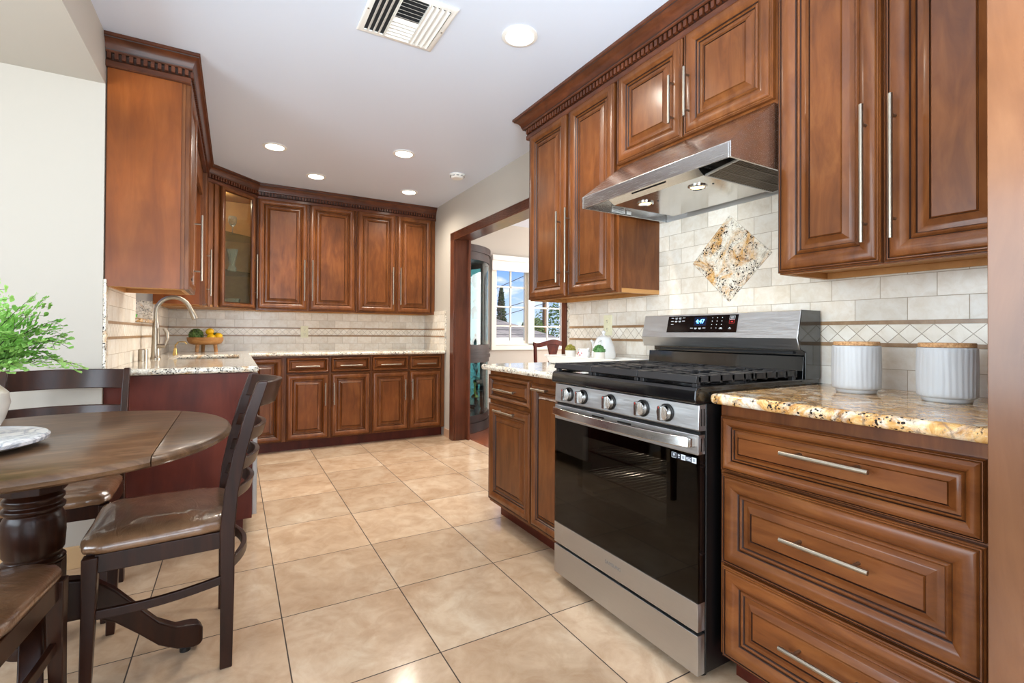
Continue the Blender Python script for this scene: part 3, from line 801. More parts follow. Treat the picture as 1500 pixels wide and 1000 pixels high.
def granite_strips():
    for nm, bx, lab in (('trim_9', (XR - .012, XR, 2.545, 2.572, ZT, 1.30), 'thin granite edge strip ending the range backsplash at the opening'),
                        ('trim_10', (XR - .012, XR, 4.685, 4.715, ZT, 1.305), 'thin granite edge strip ending the back corner splash'),
                        ('trim_11', (XL - .002, XL + .012, 2.872, 2.915, ZT, 1.31), 'granite edge strip at the end of the left wall by the nook')):
        struct(MB().box(*bx, bev=.003).build(nm, M_GRANW), lab, 'edge strip')
    m = MB(); R_ = .187; zc = 1.404; yc = 1.372
    m.prism([(yc, zc + .192), (yc + .196, zc), (yc, zc - .192), (yc - .196, zc)], XR - .0125, XR - .0085, 'x')
    struct(m.build('trim_12', m_granite('granite_accent', .47, (1.5, 4, 2)), bevel=.001), 'diamond-shaped granite inset on the backsplash above the range', 'inset')
    # sink window: granite reveal and sill, white frame
    t = thing('window_2', 'small window over the sink with a speckled granite sill and reveal', 'window', (XL, 4.04, 1.125)); t['kind'] = 'structure'
    org = (-XL, -4.04, -1.125)
    MB().box(-.69, XL + .035, 3.645, 4.435, 1.125, 1.150, bev=.006).build('sill', M_GRAN, t, loc=org)
    MB().box(-.69, XL, 4.408, 4.42, 1.15, 1.292).build('reveal', M_GRANW, t, loc=org)
    m = MB()
    for a in ((3.66, 3.70, 1.15, 2.0), (4.38, 4.42, 1.292, 2.0), (3.70, 4.38, 1.15, 1.19), (3.70, 4.38, 1.96, 2.0), (4.03, 4.05, 1.19, 1.96)): m.box(-.73, -.69, *a)
    m.build('frame', M_WHITE, t, loc=org)
    MB().box(-.712, -.708, 3.70, 4.38, 1.19, 1.96).build('pane', M_PANE, t, loc=org)
granite_strips()
o = MB().sphere((0, 0, 0), .02, 14, sc=(1.1, 1, .85)).build('lime', plain('lime_skin', (70, 170, 40), .4), loc=(-.555, 3.80, 1.1672)); tag(o, 'bright green lime on the granite sill of the sink window', 'fruit')

def outlet(name, label, loc, rz):
    t = thing(name, label, 'outlet', loc, rz)
    MB().box(-.036, .036, -.006, 0, -.06, .06, bev=.003).build('cover_plate', M_OUTLET, t)
    for q in (-1, 1):
        MB().box(-.017, .017, -.009, -.005, q * .024 - .016, q * .024 + .016, bev=.004).build('socket', M_OUTLET, t)
        m = MB()
        for x, h in ((-.006, .004), (.006, .005)): m.box(x - .001, x + .001, -.0096, -.0086, q * .024 - h + .003, q * .024 + h + .003)
        m.box(-.002, .002, -.0096, -.0086, q * .024 - .011, q * .024 - .007); m.build('slots', M_SLOT, t)
outlet('wall_outlet', 'almond duplex outlet on the range wall above the white teapot', (XR - .0095, 2.17, 1.119), RZ_R)
outlet('wall_outlet', 'almond duplex outlet on the back wall below the far cabinets', (.615, YB - .0095, 1.076), 0)

# ------------------------------------------------------------------ range
def text(body, size, name, mat, parent, loc, rot, ext=.0004, align='CENTER'):
    d = bpy.data.curves.new(name, 'FONT'); d.body = body; d.size = size; d.extrude = ext; d.align_x = align; d.align_y = 'CENTER'
    tmp = bpy.data.objects.new(name + '_curve', d); COL.objects.link(tmp)
    me = bpy.data.meshes.new_from_object(tmp.evaluated_get(bpy.context.evaluated_depsgraph_get()))
    bpy.data.objects.remove(tmp); bpy.data.curves.remove(d)
    me.name = name; me.materials.clear(); me.materials.append(mat); o = bpy.data.objects.new(name, me); COL.objects.link(o)
    o.parent = parent; o.location = loc; o.rotation_euler = rot; return o

def gas_range():
    W = .757
    t = thing('gas_range', 'stainless steel freestanding gas range with black cooktop and oven window', 'range', (1.217, 1.741, 0), RZ_R)
    m = MB()
    m.box(0, .10, .034, .665, .035, .855); m.box(W - .10, W, .034, .665, .035, .855); m.box(.10, W - .10, .034, .665, .70, .855); m.box(.10, W - .10, .034, .665, .035, .38); m.box(.10, W - .10, .56, .665, .38, .70)
    m.build('body', M_BLACK, t, bevel=.002)
    m = MB(); m.box(.101, .104, .05, .556, .381, .699); m.box(W - .104, W - .101, .05, .556, .381, .699); m.box(.104, W - .104, .553, .556, .381, .699); m.box(.104, W - .104, .05, .553, .381, .384); m.box(.104, W - .104, .05, .553, .696, .699)
    cav = m.build('oven_cavity', plain('grey_oven_enamel', (170, 168, 164), .3), t)
    light('oven_fill', 'POINT', (W / 2 + .1, .46, .66), (0, 0, 0), .9, (1, .93, .82), .02, parent=t)  # added fill inside the cavity so the racks show
    for z in (.485, .575):
        m = MB(); m.tube([(.115, .08, z), (W - .115, .08, z)], .004, 8); m.tube([(.115, .52, z), (W - .115, .52, z)], .004, 8); m.tube([(.115, .3, z - .004), (W - .115, .3, z - .004)], .003, 8)
        for k in range(19): m.tube([(.13 + k * .0276, .08, z + .003), (.13 + k * .0276, .52, z + .003)], .0026, 6)
        m.build('oven_rack', M_CHROME, t)
    m = MB()
    for x in (.05, W - .05):
        for y in (.07, .62): m.lathe([(.001, 0), (.02, 0), (.02, .012), (.012, .016), (.012, .04), (.001, .04)], (x, y, 0), 14)
    m.build('leveling_feet', M_BLACK, t)
    MB().box(.002, W - .002, 0, .033, .034, .156, bev=.003).build('storage_drawer', M_STEEL, t)
    # oven door
    d = MB()
    d.box(.002, W - .002, 0, .033, .166, .2525, bev=.002)
    d = d.build('oven_door', M_STEEL, t)
    m = MB(); m.box(.002, W - .002, 0, .033, .700, .762, bev=.003)
    for x in (.255, .40): m.box(x, x + .07, -.0012, .002, .7445, .7505, 1)
    m.build('door_rail', [M_STEEL, M_BLACK], d)
    m = MB(); y0, y1 = .008, .033
    m.box(.002, .155, y0, y1, .2525, .70); m.box(.625, W - .002, y0, y1, .2525, .70); m.box(.155, .625, y0, y1, .2525, .43); m.box(.155, .625, y0, y1, .655, .70)
    m.build('door_liner', M_ENAMEL, d)
    MB().box(.002, W - .002, .001, .006, .2525, .70).build('oven_window', M_OVEN_GLASS, d)
    m = MB(); path = []
    for k in range(17):
        u = k / 16; y = -.018 - .030 * math.sin(PI * min(max(u * 1.02 - .01, 0), 1)) ** .6
        path.append(((.02 + (W - .04) * u, y, .738), (0, .007, 0), (0, .002, .0155)))
    m.beam(path, None); m.box(.014, .04, -.02, .002, .724, .752); m.box(W - .04, W - .014, -.022, .002, .724, .752)
    m.build('oven_handle', M_STEELP, d, bevel=.003)
    text('SAMSUNG', .019, 'maker_lettering', plain('grey_print', (120, 118, 116), .4), d, (W / 2, -.0006, .212), (R(90), 0, 0), .0002)
    # little service stickers under the door rail, at the camera-side corner
    m = MB(); yq = .0004
    m.box(.652, .672, yq, yq + .0004, .674, .692, 1); m.box(.6745, .688, yq, yq + .0004, .674, .692, 1)
    m.box(.690, .707, yq, yq + .0004, .674, .691, 0); m.box(.708, .730, yq, yq + .0004, .674, .691, 1); m.box(.731, .748, yq, yq + .0004, .674, .691, 0)
    for (a, b, c, e) in ((.653, .671, .6905, .6915), (.653, .671, .6745, .6755), (.653, .654, .6745, .6915), (.670, .671, .6745, .6915), (.659, .665, .682, .688), (.660, .664, .678, .680), (.678, .685, .684, .688), (.679, .684, .678, .681), (.710, .728, .685, .687), (.710, .726, .681, .683), (.710, .728, .677, .679)): m.box(a, b, yq - .0003, yq, c, e, 0)
    for x in (.694, .735): m.box(x, x + .009, yq - .0003, yq, .678, .687, 2)
    m.build('service_stickers', [plain('sticker_white', (214, 220, 228), .4), plain('sticker_navy', (22, 30, 44), .4), plain('sticker_grey', (150, 158, 168), .5)], d, smooth=False)
    # knob panel
    m = MB(); m.prism([(.0, .776), (.004, .852), (.05, .856), (.05, .772), (.006, .772)], .002, W - .002, 'x')
    p = m.build('knob_panel', M_STEEL, t, bevel=.002)
    MB().box(.004, W - .004, .012, .05, .758, .774).build('vent_gap', M_BLACK, t)
    m = MB(); 
    for zc, h in ((.814, .026), (.731, .020)):
        for y in (.012, .024): m.box(W - .0022, W - .0012, y, y + .004, zc - h, zc + h)
    m.build('end_slots', M_BLACK, t)
    for x in (.105, .198, .361, .527, .632):
        m = MB(); m.lathe([(.001, .0), (.0285, 0), (.0285, .006), (.001, .006)], (x, .0, .8135), 28, 1, 'y')
        k_ = m
        k_ = MB()
        def yl(prof, mi=0):
            rings = [[(x + r * math.cos(2 * PI * i / 32), -y, .8135 + r * math.sin(2 * PI * i / 32)) for i in range(32)] for r, y in prof]
            k_.loops(rings, mi)
        yl([(.029, -.002), (.029, .004), (.0265, .005)], 1); yl([(.0245, .004), (.0245, .020), (.023, .0225), (.0001, .0225)])
        k_.box(x - .0075, x + .0075, -.038, -.019, .8135 - .0235, .8135 + .0235, 0, bev=.003); k_.box(x - .001, x + .001, -.0385, -.0375, .829, .835, 2)
        m.bm.free()
        k_.build('control_knob', [M_STEELP, M_BLACK, M_REDM], t)
    # cooktop
    m = MB(); m.prism([(-.014, .858), (-.016, .868), (-.014, .896), (-.006, .9045), (.004, .907), (.016, .902), (.53, .902), (.545, .907), (.66, .907), (.66, .856), (-.006, .856)], .0, W, 'x')
    m.box(0, .014, .0, .55, .896, .908); m.box(W - .014, W, .0, .55, .896, .908)
    m.build('cooktop', M_ENAMEL, t, bevel=.003)
    for x, y, r in ((.16, .14, .05), (.16, .41, .042), (.378, .275, .055), (.60, .14, .05), (.60, .41, .036)):
        m = MB(); m.lathe([(.001, .902), (r, .902), (r, .910), (r * .8, .914), (r * .78, .922), (.001, .923)], (x, y, 0), 28); m.build('burner', M_IRON, t)
    zt = .940
    for g, (x0, x1) in enumerate(((.006, .2505), (.2535, .5035), (.5065, .751))):
        m = MB(); h = .012
        def bar(ax, ay, bx, by, w=.0065, z1=zt, hh=h):
            a, b = Vector((ax, ay, z1 - hh)), Vector((bx, by, z1 - hh)); dd = (b - a).normalized(); n = Vector((-dd.y, dd.x, 0)) * w
            m.beam([(a, n, (0, 0, hh)), (b, n, (0, 0, hh))], None)
        ya, yb = .006, .520
        m.beam([((x0, ya, zt - .013), (0, .011, -.003), (0, .003, .011)), ((x1, ya, zt - .013), (0, .011, -.003), (0, .003, .011))], None)
        bar(x0, yb, x1, yb, .009); bar(x0 + .008, ya, x0 + .008, yb, .008, zt, .010); bar(x1 - .008, ya, x1 - .008, yb, .008, zt, .010)
        xm = (x0 + x1) / 2
        for j in range(8):
            y = .055 + j * .0585
            if g == 2: bar(xm + .035, y, x1, y, .006); bar(x0, y, xm - .035, y, .006)
            else: bar(x0, y, xm - .035, y, .006); bar(xm + .035, y, x1, y, .006)
        bar(xm, ya, xm, ya + .10); bar(xm, yb - .10, xm, yb); bar(xm - .035, .2, xm - .035, .34, .005); bar(xm + .035, .2, xm + .035, .34, .005); bar(x0, .27, x1, .27, .007)
        for fx in (x0 + .012, x1 - .012):
            for fy in (ya + .004, yb - .004): m.box(fx - .009, fx + .009, fy - .009, fy + .009, .902, zt - .01)
        m.build('burner_grate', M_IRON, t, bevel=.0015)
    # backguard
    m = MB(); m.prism([(.543, 1.157), (.518, 1.055), (.533, 1.013), (.60, 1.013), (.60, 1.157)], .0, W, 'x'); bg = m.build('control_panel', M_STEEL, t, bevel=.002)
    m = MB(); m.prism([(.668, 1.152), (.60, 1.152), (.60, .990), (.566, .990), (.560, .905), (.668, .905)], .004, W - .004, 'x'); m.prism([(.668, 1.158), (.545, 1.158), (.521, 1.056), (.536, 1.014), (.57, 1.005), (.57, .905), (.668, .905)], W - .004, W + .001, 'x')
    m.build('backguard', M_ENAMEL, t, bevel=.002)
    m = MB()
    m.box(.05, .70, .590, .60, .997, 1.006)
    m.build('vent_tabs', M_IRON, t)
    def onp(x, z, lift=.001):
        y = .518 + (z - 1.055) / (1.157 - 1.055) * .025; return (x, y - lift, z - lift * .2)
    def patch(mm, x0, x1, z0, z1, lift, mi=0): mm.loops([[onp(x0, z0, lift), onp(x1, z0, lift), onp(x1, z1, lift), onp(x0, z1, lift)], [onp(x0, z0, -.004), onp(x1, z0, -.004), onp(x1, z1, -.004), onp(x0, z1, -.004)]], mi)
    m = MB(); patch(m, .152, .512, 1.077, 1.150, .0012); dsp = m.build('touch_display', M_ENAMEL, bg)
    m = MB()
    for r_, xs_ in ((1.141, (.170, .192, .213, .234)), (1.127, (.170, .192, .213, .234)), (1.113, (.172,)), (1.095, (.284, .305, .327, .349))):
        for x in xs_: patch(m, x, x + .014, r_, r_ + .0016, .0016); 
        for x in xs_[1:3]: patch(m, x + .002, x + .012, r_ - .004, r_ - .0026, .0016)
    for ix in range(3):
        for iz in range(4): patch(m, .391 + ix * .0235, .3935 + ix * .0235, 1.094 + iz * .0145, 1.0968 + iz * .0145, .0016)
    for (a, b, c, e) in ((.474, .498, 1.130, 1.1308), (.474, .498, 1.144, 1.1448), (.474, .4748, 1.130, 1.1448), (.4972, .498, 1.130, 1.1448), (.479, .493, 1.139, 1.1405), (.480, .492, 1.134, 1.1355), (.43, .446, 1.091, 1.0925), (.433, .443, 1.0955, 1.097), (.474, .486, 1.091, 1.0925), (.477, .483, 1.0955, 1.097)): patch(m, a, b, c, e, .0016)
    m.build('button_marks', M_LEDG, bg, smooth=False)
    m = MB(); 
    for (a, b, c, e) in ((.474, .498, 1.114, 1.1148), (.474, .498, 1.127, 1.1278), (.474, .4748, 1.114, 1.1278), (.4972, .498, 1.114, 1.1278), (.481, .491, 1.119, 1.123)): patch(m, a, b, c, e, .0016)
    m.build('off_mark', M_REDM, bg, smooth=False)
    m = MB(); patch(m, .300, .362, 1.106, 1.142, .0015); m.build('clock_window', plain('clock_blue_black', (14, 26, 52), .2), bg)
    px, py, pz = onp(.331, 1.124, .0022); text('4:47', .026, 'clock_digits', M_LED, bg, (px, py, pz), (R(90) - math.atan(.025 / .102), 0, 0), .0002)
gas_range()

def hood():
    W = .757
    t = thing('range_hood', 'stainless under-cabinet range hood with slanted front and two lit lamps', 'range hood', (1.36, 1.738, 0), RZ_R)
    m = MB(); m.prism([(0, 1.684), (.232, 1.862), (.541, 1.862), (.541, 1.672), (.012, 1.672), (.012, 1.636), (0, 1.633)], .008, W - .008, 'x')
    for x in (0, W - .008): m.prism([(0, 1.684), (.232, 1.862), (.541, 1.862), (.541, 1.634), (0, 1.633)], x, x + .008, 'x')
    m.build('canopy', M_STEELH, t, bevel=.0015)
    m = MB(); m.box(.01, W - .01, .531, .541, 1.634, 1.672); m.build('rim', M_STEEL, t)
    m = MB(); m.prism([(.10, 1.640), (.48, 1.640), (.50, 1.672), (.05, 1.672)], .10, .575, 'x'); m.build('lamp_panel', M_STEELP, t, bevel=.002)
    m = MB(); m.box(.24, .42, .0725, .0775, 1.6525, 1.6575); m.build('filter_slot', M_BLACK, t)
    for x in (.201, .476):
        g = MB().lathe([(.024, 1.6395), (.036, 1.6395), (.036, 1.636), (.030, 1.6335), (.025, 1.637)], (x, .19, 0), 28).build('lamp_ring', M_CHROME, t)
        MB().lathe([(.001, 1.6368), (.0255, 1.6368), (.0255, 1.639), (.001, 1.639)], (x, .19, 0), 28).build('lamp_lens', M_HOODLAMP, g)
        light('hood_lamp', 'SPOT', (x, .19, 1.628), (0, 0, 0), 2.2, (1, .76, .45), .02, parent=t, spot=R(130))
        MB().lathe([(.001, 1.638), (.004, 1.638), (.004, 1.64), (.001, 1.64)], (x + .055, .21, 0), 12).build('switch_button', M_BLACK, t)
    # baffle grille at the camera-side end of the underside
    m = MB()
    def gp(u, v): return (.585 + .155 * u, .10 + .40 * v, 1.6385 + .020 * u)
    for k in range(30):
        v = (k + .5) / 30; a, b = gp(.02, v), gp(.98, v); m.beam([(a, (0, .0042, 0), (0, 0, .002)), (b, (0, .0042, 0), (0, 0, .002))], None)
    for u in (.0, .33, .66, 1.0): m.beam([(gp(u, 0), (.004, 0, 0), (0, 0, .003)), (gp(u, 1), (.004, 0, 0), (0, 0, .003))], None, 1 if u in (0, 1) else 0)
    for v in (0, 1): m.beam([(gp(0, v), (0, .004, 0), (0, 0, .003)), (gp(1, v), (0, .004, 0), (0, 0, .003))], None, 1)
    m.quad([gp(0, 0)[:2] + (1.6705,), gp(1, 0)[:2] + (1.6705,), gp(1, 1)[:2] + (1.6705,), gp(0, 1)[:2] + (1.6705,)], 2)
    m.build('baffle_filter', [M_DARKM, M_STEEL, M_BLACK], t)
    m = MB(); m.box(.0105, .0112, .17, .25, 1.640, 1.669); m.box(.0105, .0112, .26, .29, 1.640, 1.657)
    for k in range(5): m.box(.0112, .0114, .175, .245 - .012 * (k % 2), 1.643 + k * .0048, 1.6448 + k * .0048, 1)
    m.build('rating_sticker', [plain('sticker_silver', (206, 206, 204), .4), M_SLOT], t, smooth=False)
hood()

# ------------------------------------------------------------------ things on the right worktops
def canister(loc, rz, label, ph):
    t = thing('canister', label, 'canister', loc, rz, 'fluted canisters')
    def wob(a, z): return 1 + .016 * (abs(math.sin(15 * (a + .018 * math.sin(38 * z + ph + 3 * a)))) - .5) * (1 if z > .012 else 0)
    m = MB(); prof = [(.0005, 0), (.050, 0), (.053, .004), (.054, .011), (.060, .013)]
    for k in range(13): prof.append((.0645 - .0012 * abs(k - 6) / 6, .018 + k * .0104))
    prof += [(.061, .1460), (.056, .1460), (.054, .135), (.0005, .13)]
    m.lathe(prof, seg=180, wob=wob); m.build('jar', M_CERAM, t, angle=60)
    MB().lathe([(.0005, .1455), (.054, .1455), (.0605, .1475), (.0605, .156), (.059, .1585), (.0005, .1585)], seg=48).build('cork_lid', M_CORK, t)
canister((1.682, .772, ZT), .3, 'white fluted canister with cork lid nearer the range', 0)
canister((1.672, .548, ZT), 1.1, 'white fluted canister with cork lid nearer the pantry panel', 2)

def tray_group():
    t = thing('serving_tray', 'long white rectangular tray on the granite left of the range', 'tray', (1.73, 2.10, ZT))
    m = MB(); hx, hy = .10, .31
    def r_(x, y, z): return [(-x, -y, z), (x, -y, z), (x, y, z), (-x, y, z)]
    m.loops([r_(hx - .02, hy - .02, 0), r_(hx - .008, hy - .008, .006), r_(hx + .006, hy + .012, .048), r_(hx + .012, hy + .022, .050), r_(hx + .008, hy + .016, .053), r_(hx, hy + .004, .050), r_(hx - .012, hy - .012, .034)])
    m.build('dish', M_WHITE, t, bevel=.003)
    zt = ZT + .0346
    def potted(loc, label, mat, s, n):
        p = thing('potted_cactus', label, 'plant', loc)
        MB().lathe([(.0005, 0), (.028, 0), (.030, .006), (.031, .048), (.028, .048), (.026, .042), (.0005, .040)], seg=32).build('pot', M_VASE, p)
        m = MB(); rnd = random.Random(n)
        m.sphere((0, 0, .052), s, 18, 0, (1, 1, .95))
        for k in range(90):
            a, b = rnd.uniform(0, 2 * PI), rnd.uniform(-.1, 1.45); d = Vector((math.cos(a) * math.cos(b), math.sin(a) * math.cos(b), math.sin(b)))
            c = Vector((0, 0, .052)) + d * s * .97; m.tube([c, c + d * .0045, c + d * .008], [.004, .003, .0004], 5)
        m.build('cactus', mat, p)
    potted((1.70, 2.275, zt), 'small potted cactus with an olive green top, at the far end of the white tray', M_CACTUSY, .025, 3)
    potted((1.672, 1.985, zt), 'small potted round cactus with a bright green top, in front of the white teapot', M_CACTUS, .029, 5)
    c = thing('creamer', 'small white creamer with red flower print between the two cacti', 'creamer', (1.715, 2.165, zt))
    MB().lathe([(.0005, 0), (.022, 0), (.034, .018), (.036, .034), (.028, .052), (.031, .060), (.028, .060), (.025, .05), (.0005, .01)], seg=32).build('jug', M_PORC, c)
    m = MB()
    for a, z, s in ((2.6, .03, .006), (2.95, .038, .005), (3.3, .026, .006), (3.6, .036, .005)):
        m.sphere((.0355 * math.cos(a), .0355 * math.sin(a), z), s, 8, 0, (.35, 1, 1))
    m.build('flower_print', plain('rose_print', (176, 60, 70), .4), c)
    MB().tube([(0, .030, .052), (0, .052, .060), (0, .058, .040), (0, .036, .016)], .0035, 8).build('handle', M_PORC, c)
    MB().tube([(0, -.024, .046), (.0, -.036, .062), (0, -.04, .064)], [.009, .006, .004], 8).build('spout', M_PORC, c)
    p = thing('teapot', 'white porcelain teapot with a knobbed lid standing on the white tray', 'teapot', (1.762, 2.055, zt), R(0))
    m = MB().lathe([(.0005, 0), (.048, 0), (.062, .012), (.066, .035), (.058, .075), (.046, .105), (.040, .118), (.036, .120), (.0005, .118)], seg=40); m.build('body', M_PORC, p)
    MB().lathe([(.0005, .119), (.040, .119), (.036, .126), (.018, .134), (.006, .138), (.005, .144), (.011, .150), (.009, .160), (.0005, .163)], seg=32).build('lid', M_PORC, p)
    MB().tube([(-.045, -.028, .108), (-.078, -.04, .104), (-.084, -.042, .075), (-.074, -.036, .045), (-.052, -.024, .028)], [.006, .007, .007, .006, .005], 10).build('handle', M_PORC, p)
    MB().tube([(.0, .056, .030), (.0, .078, .060), (.0, .090, .095), (0, .106, .108)], [.013, .011, .008, .006], 12).build('spout', M_PORC, p)
tray_group()

def fruit_bowl():
    t = thing('footed_bowl', 'wooden three-legged fruit bowl in the back corner', 'bowl', (-.225, 5.03, ZT))
    MB().lathe([(.0005, .068), (.09, .068), (.122, .080), (.136, .105), (.138, .132), (.130, .132), (.112, .090), (.09, .080), (.0005, .078)], seg=48).build('dish', M_BOWL, t)
    for k in range(3):
        a = R(-90 + 120 * k + 75); MB().tube([(.085 * math.cos(a), .085 * math.sin(a), .003), (.075 * math.cos(a), .075 * math.sin(a), .085)], [.0135, .016], 14).build('leg', M_BOWL, t)
    z = ZT + .1
    def fruit(nm, x, y, zz, r, sc, mat, lab, tip=True):
        m = MB(); m.sphere((0, 0, 0), r, 24, 0, sc)
        if tip: m.sphere((r * sc[0] * .96, 0, 0), r * .22, 10, 0)
        o = m.build(nm, mat, loc=(x, y, zz), rot=(0, R(-12), R(20 + 300 * x))); tag(o, lab, 'fruit')
    m = MB(); m.sphere((0, 0, 0), .050, 24, 0, (1.05, 1, .95)); rnd = random.Random(4)
    for i in range(7):
        for k in range(12):
            b = -1.0 + i * .36; a = 2 * PI * (k + .5 * (i % 2)) / 12; d = Vector((math.cos(a) * math.cos(b), math.sin(a) * math.cos(b), math.sin(b)))
            m.sphere(tuple(d * .047), .0115, 8, 0)
    o = m.build('cherimoya', M_GREENF, loc=(-.292, 5.00, z + .052)); tag(o, 'knobbly dark green fruit at the left of the wooden bowl', 'fruit')
    fruit('lemon', -.181, 4.957, z + .031, .031, (1.15, 1, 1), M_LEMON, 'front yellow lemon of the pile of three in the wooden bowl')
    fruit('lemon', -.126, 4.990, z + .043, .028, (1.1, 1, 1), M_LEMON, 'yellow lemon at the right edge of the wooden bowl')
    fruit('lemon', -.192, 4.998, z + .082, .030, (1.15, 1, 1), M_LEMON, 'yellow lemon resting on top of the lemon pile')
    fruit('avocado', -.152, 5.072, z + .046, .029, (1.25, 1, 1), M_GREENF, 'dark green avocado behind the lemons in the wooden bowl', False)
fruit_bowl()

# ------------------------------------------------------------------ dining set in the nook
def table():
    cx, cy, Rr = -.49, 1.865, .515
    t = thing('pedestal_table', 'round brown wooden pedestal table with a drop leaf seam', 'table', (cx, cy, 0))
    zs = ((Rr - .012, .733), (Rr - .002, .739), (Rr, .748), (Rr - .006, .757), (Rr - .014, .761))
    xs = .315
    for nm, lo, hi, sx in (('tabletop', None, xs - .0012, -1), ('drop_leaf', xs + .0012, None, 1)):
        rings = []
        for r, z in zs:
            c = hi if sx < 0 else lo; a0 = math.acos(max(-1, min(1, c / r)))
            if sx < 0: an = [a0 + (2 * PI - 2 * a0) * k / 72 for k in range(73)]
            else: an = [-a0 + 2 * a0 * k / 28 for k in range(29)]
            rings.append([((r * math.cos(a) if sx < 0 else xs + (r * math.cos(a) - xs) * .84), r * math.sin(a), z) for a in an])
        m = MB(); m.loops(rings); m.build(nm, M_TABLE, t)
    oct_ = lambda r, z0, z1, mm: mm.prism([(r * math.cos(R(22.5 + 45 * k)) , r * math.sin(R(22.5 + 45 * k))) for k in range(8)], z0, z1, 'z')
    m = MB(); oct_(.073, .612, .733, m); oct_(.071, .205, .410, m)
    m.lathe([(.05, .40), (.068, .412), (.070, .420), (.060, .428), (.060, .434), (.066, .444), (.069, .49), (.068, .535), (.060, .552), (.060, .556), (.067, .562), (.068, .570), (.060, .578), (.061, .582), (.066, .590), (.066, .598), (.058, .606), (.05, .614)], seg=40)
    m.lathe([(.05, .215), (.066, .206), (.066, .190), (.058, .168), (.035, .155), (.0005, .152)], seg=40)
    m.build('pedestal', M_CHAIR, t, bevel=.002)
    MB().box(-.30, .30, -.035, .035, .712, .733).build('top_cleat', M_CHAIR, t)
    for k in range(4):
        a = R(14 + 90 * k); d = Vector((math.cos(a), math.sin(a), 0)); n = Vector((-d.y, d.x, 0))
        path = []
        for r, z, h, w in ((.05, .285, .062, .024), (.12, .272, .058, .024), (.18, .225, .050, .024), (.24, .155, .042, .024), (.29, .095, .038, .024), (.34, .060, .036, .024), (.385, .050, .038, .026), (.402, .047, .034, .026), (.412, .045, .022, .024)):
            path.append((d * r + Vector((0, 0, z)), n * w, (0, 0, h)))
        m = MB(); m.beam(path, None); leg = m.build('leg', M_CHAIR, t, bevel=.006)
        MB().lathe([(.001, 0), (.016, 0), (.016, .014), (.012, .02), (.001, .02)], (d.x * .365, d.y * .365, 0), 16).build('foot_pad', M_BLACK, leg)
table()

def make_chair(label):
    t = thing('dining_chair', label, 'chair', (0, 0, 0))
    for s in (-1, 1):
        m = MB(); pth = []
        for y, z, hx, hy in ((.172, 0, .0125, .017), (.173, .12, .0125, .018), (.174, .28, .013, .0195), (.172, .43, .0135, .021), (.182, .55, .013, .020), (.206, .68, .0125, .019), (.237, .80, .012, .018), (.268, .898, .0115, .0165), (.271, .905, .009, .013)):
            pth.append(((s * .196, y, z), (hx, 0, 0), (0, hy, 0)))
        m.beam(pth, None); m.build('leg', M_CHAIR, t, bevel=.003, angle=50)
        m = MB(); m.beam([((s * .207, -.170, 0), (.0125, 0, 0), (0, .0125, 0)), ((s * .203, -.162, .30), (.0165, 0, 0), (0, .0165, 0)), ((s * .203, -.160, .43), (.0185, 0, 0), (0, .0185, 0))], None); m.build('leg', M_CHAIR, t, bevel=.003)
        m = MB(); pth = []
        for k in range(9):
            u = k / 8; pth.append(((s * .200, -.162 + .336 * u, .262 + .022 * u - .012 * math.sin(PI * u)), (.007, 0, 0), (0, 0, .013)))
        m.beam(pth, None); m.build('stretcher', M_CHAIR, t, bevel=.002)
    def arc(z0, z1, bulge, yb, lean=0.0, th=.0085, x=.19):
        m = MB(); pth = []; zc = (z0 + z1) / 2
        for k in range(13):
            u = -1 + 2 * k / 12; pth.append(((x * u, yb + bulge * (1 - u * u), zc), (0, th, 0), (0, lean, (z1 - z0) / 2)))
        m.beam(pth, None); return m
    def post_y(z): 
        P = ((.43, .172), (.55, .182), (.68, .206), (.80, .237), (.905, .271))
        for (a, ya), (b, yb) in zip(P, P[1:]):
            if a <= z <= b: return ya + (yb - ya) * (z - a) / (b - a)
    for z0, z1 in ((.818, .900), (.705, .748), (.612, .652), (.522, .560)):
        arc(z0, z1, .074 if z0 > .8 else .066, post_y((z0 + z1) / 2), (z1 - z0) * .14).build('back_slat', M_CHAIR, t, bevel=.003)
    arc(.300, .333, .056, .174).build('stretcher', M_CHAIR, t, bevel=.003)
    m = MB(); m.beam([((.202, -.15, .408), (.010, 0, 0), (0, 0, .026)), ((.196, .165, .408), (.010, 0, 0), (0, 0, .026))], None); m.beam([((-.202, -.15, .408), (.010, 0, 0), (0, 0, .026)), ((-.196, .165, .408), (.010, 0, 0), (0, 0, .026))], None)
    m.box(-.19, .19, -.173, -.153, .384, .434); m.box(-.19, .19, .160, .180, .384, .434); m.build('seat_apron', M_CHAIR, t, bevel=.002)
    # cushion, bulging and slightly wrinkled
    m = MB(); rings = []; N_ = 56
    def se(a, ex=.28):
        c, s_ = math.cos(a), math.sin(a); return (math.copysign(abs(c) ** ex, c), math.copysign(abs(s_) ** ex, s_))
    for sc, z in ((.90, .434), (.985, .437), (1.0, .447), (.992, .458), (.96, .468), (.88, .476), (.70, .481), (.4, .484), (.02, .485)):
        ring = []
        for i in range(N_):
            a = 2 * PI * i / N_; c, s_ = se(a, .28 + .5 * (1 - sc)); wr = 1 + sc ** 8 * (.006 * math.sin(13 * a) + .004 * math.sin(29 * a + 1))
            xx = c * (.222 - .014 * (s_ + 1) / 2) * sc * wr; yy = -.006 + s_ * .188 * sc * wr
            if s_ > 0: yy += .022 * (1 - c * c) * sc
            ring.append((xx, yy, z + .0012 * sc ** 4 * math.sin(9 * a)))
        rings.append(ring)
    m.loops(rings); m.build('seat_cushion', M_VINYL, t, angle=70)
    return t
c1 = make_chair('dark ladder-back chair right of the table, its curved slats towards the cooking side')
c1.location = (-.195, 1.985, 0); c1.rotation_euler = (0, 0, R(-88))
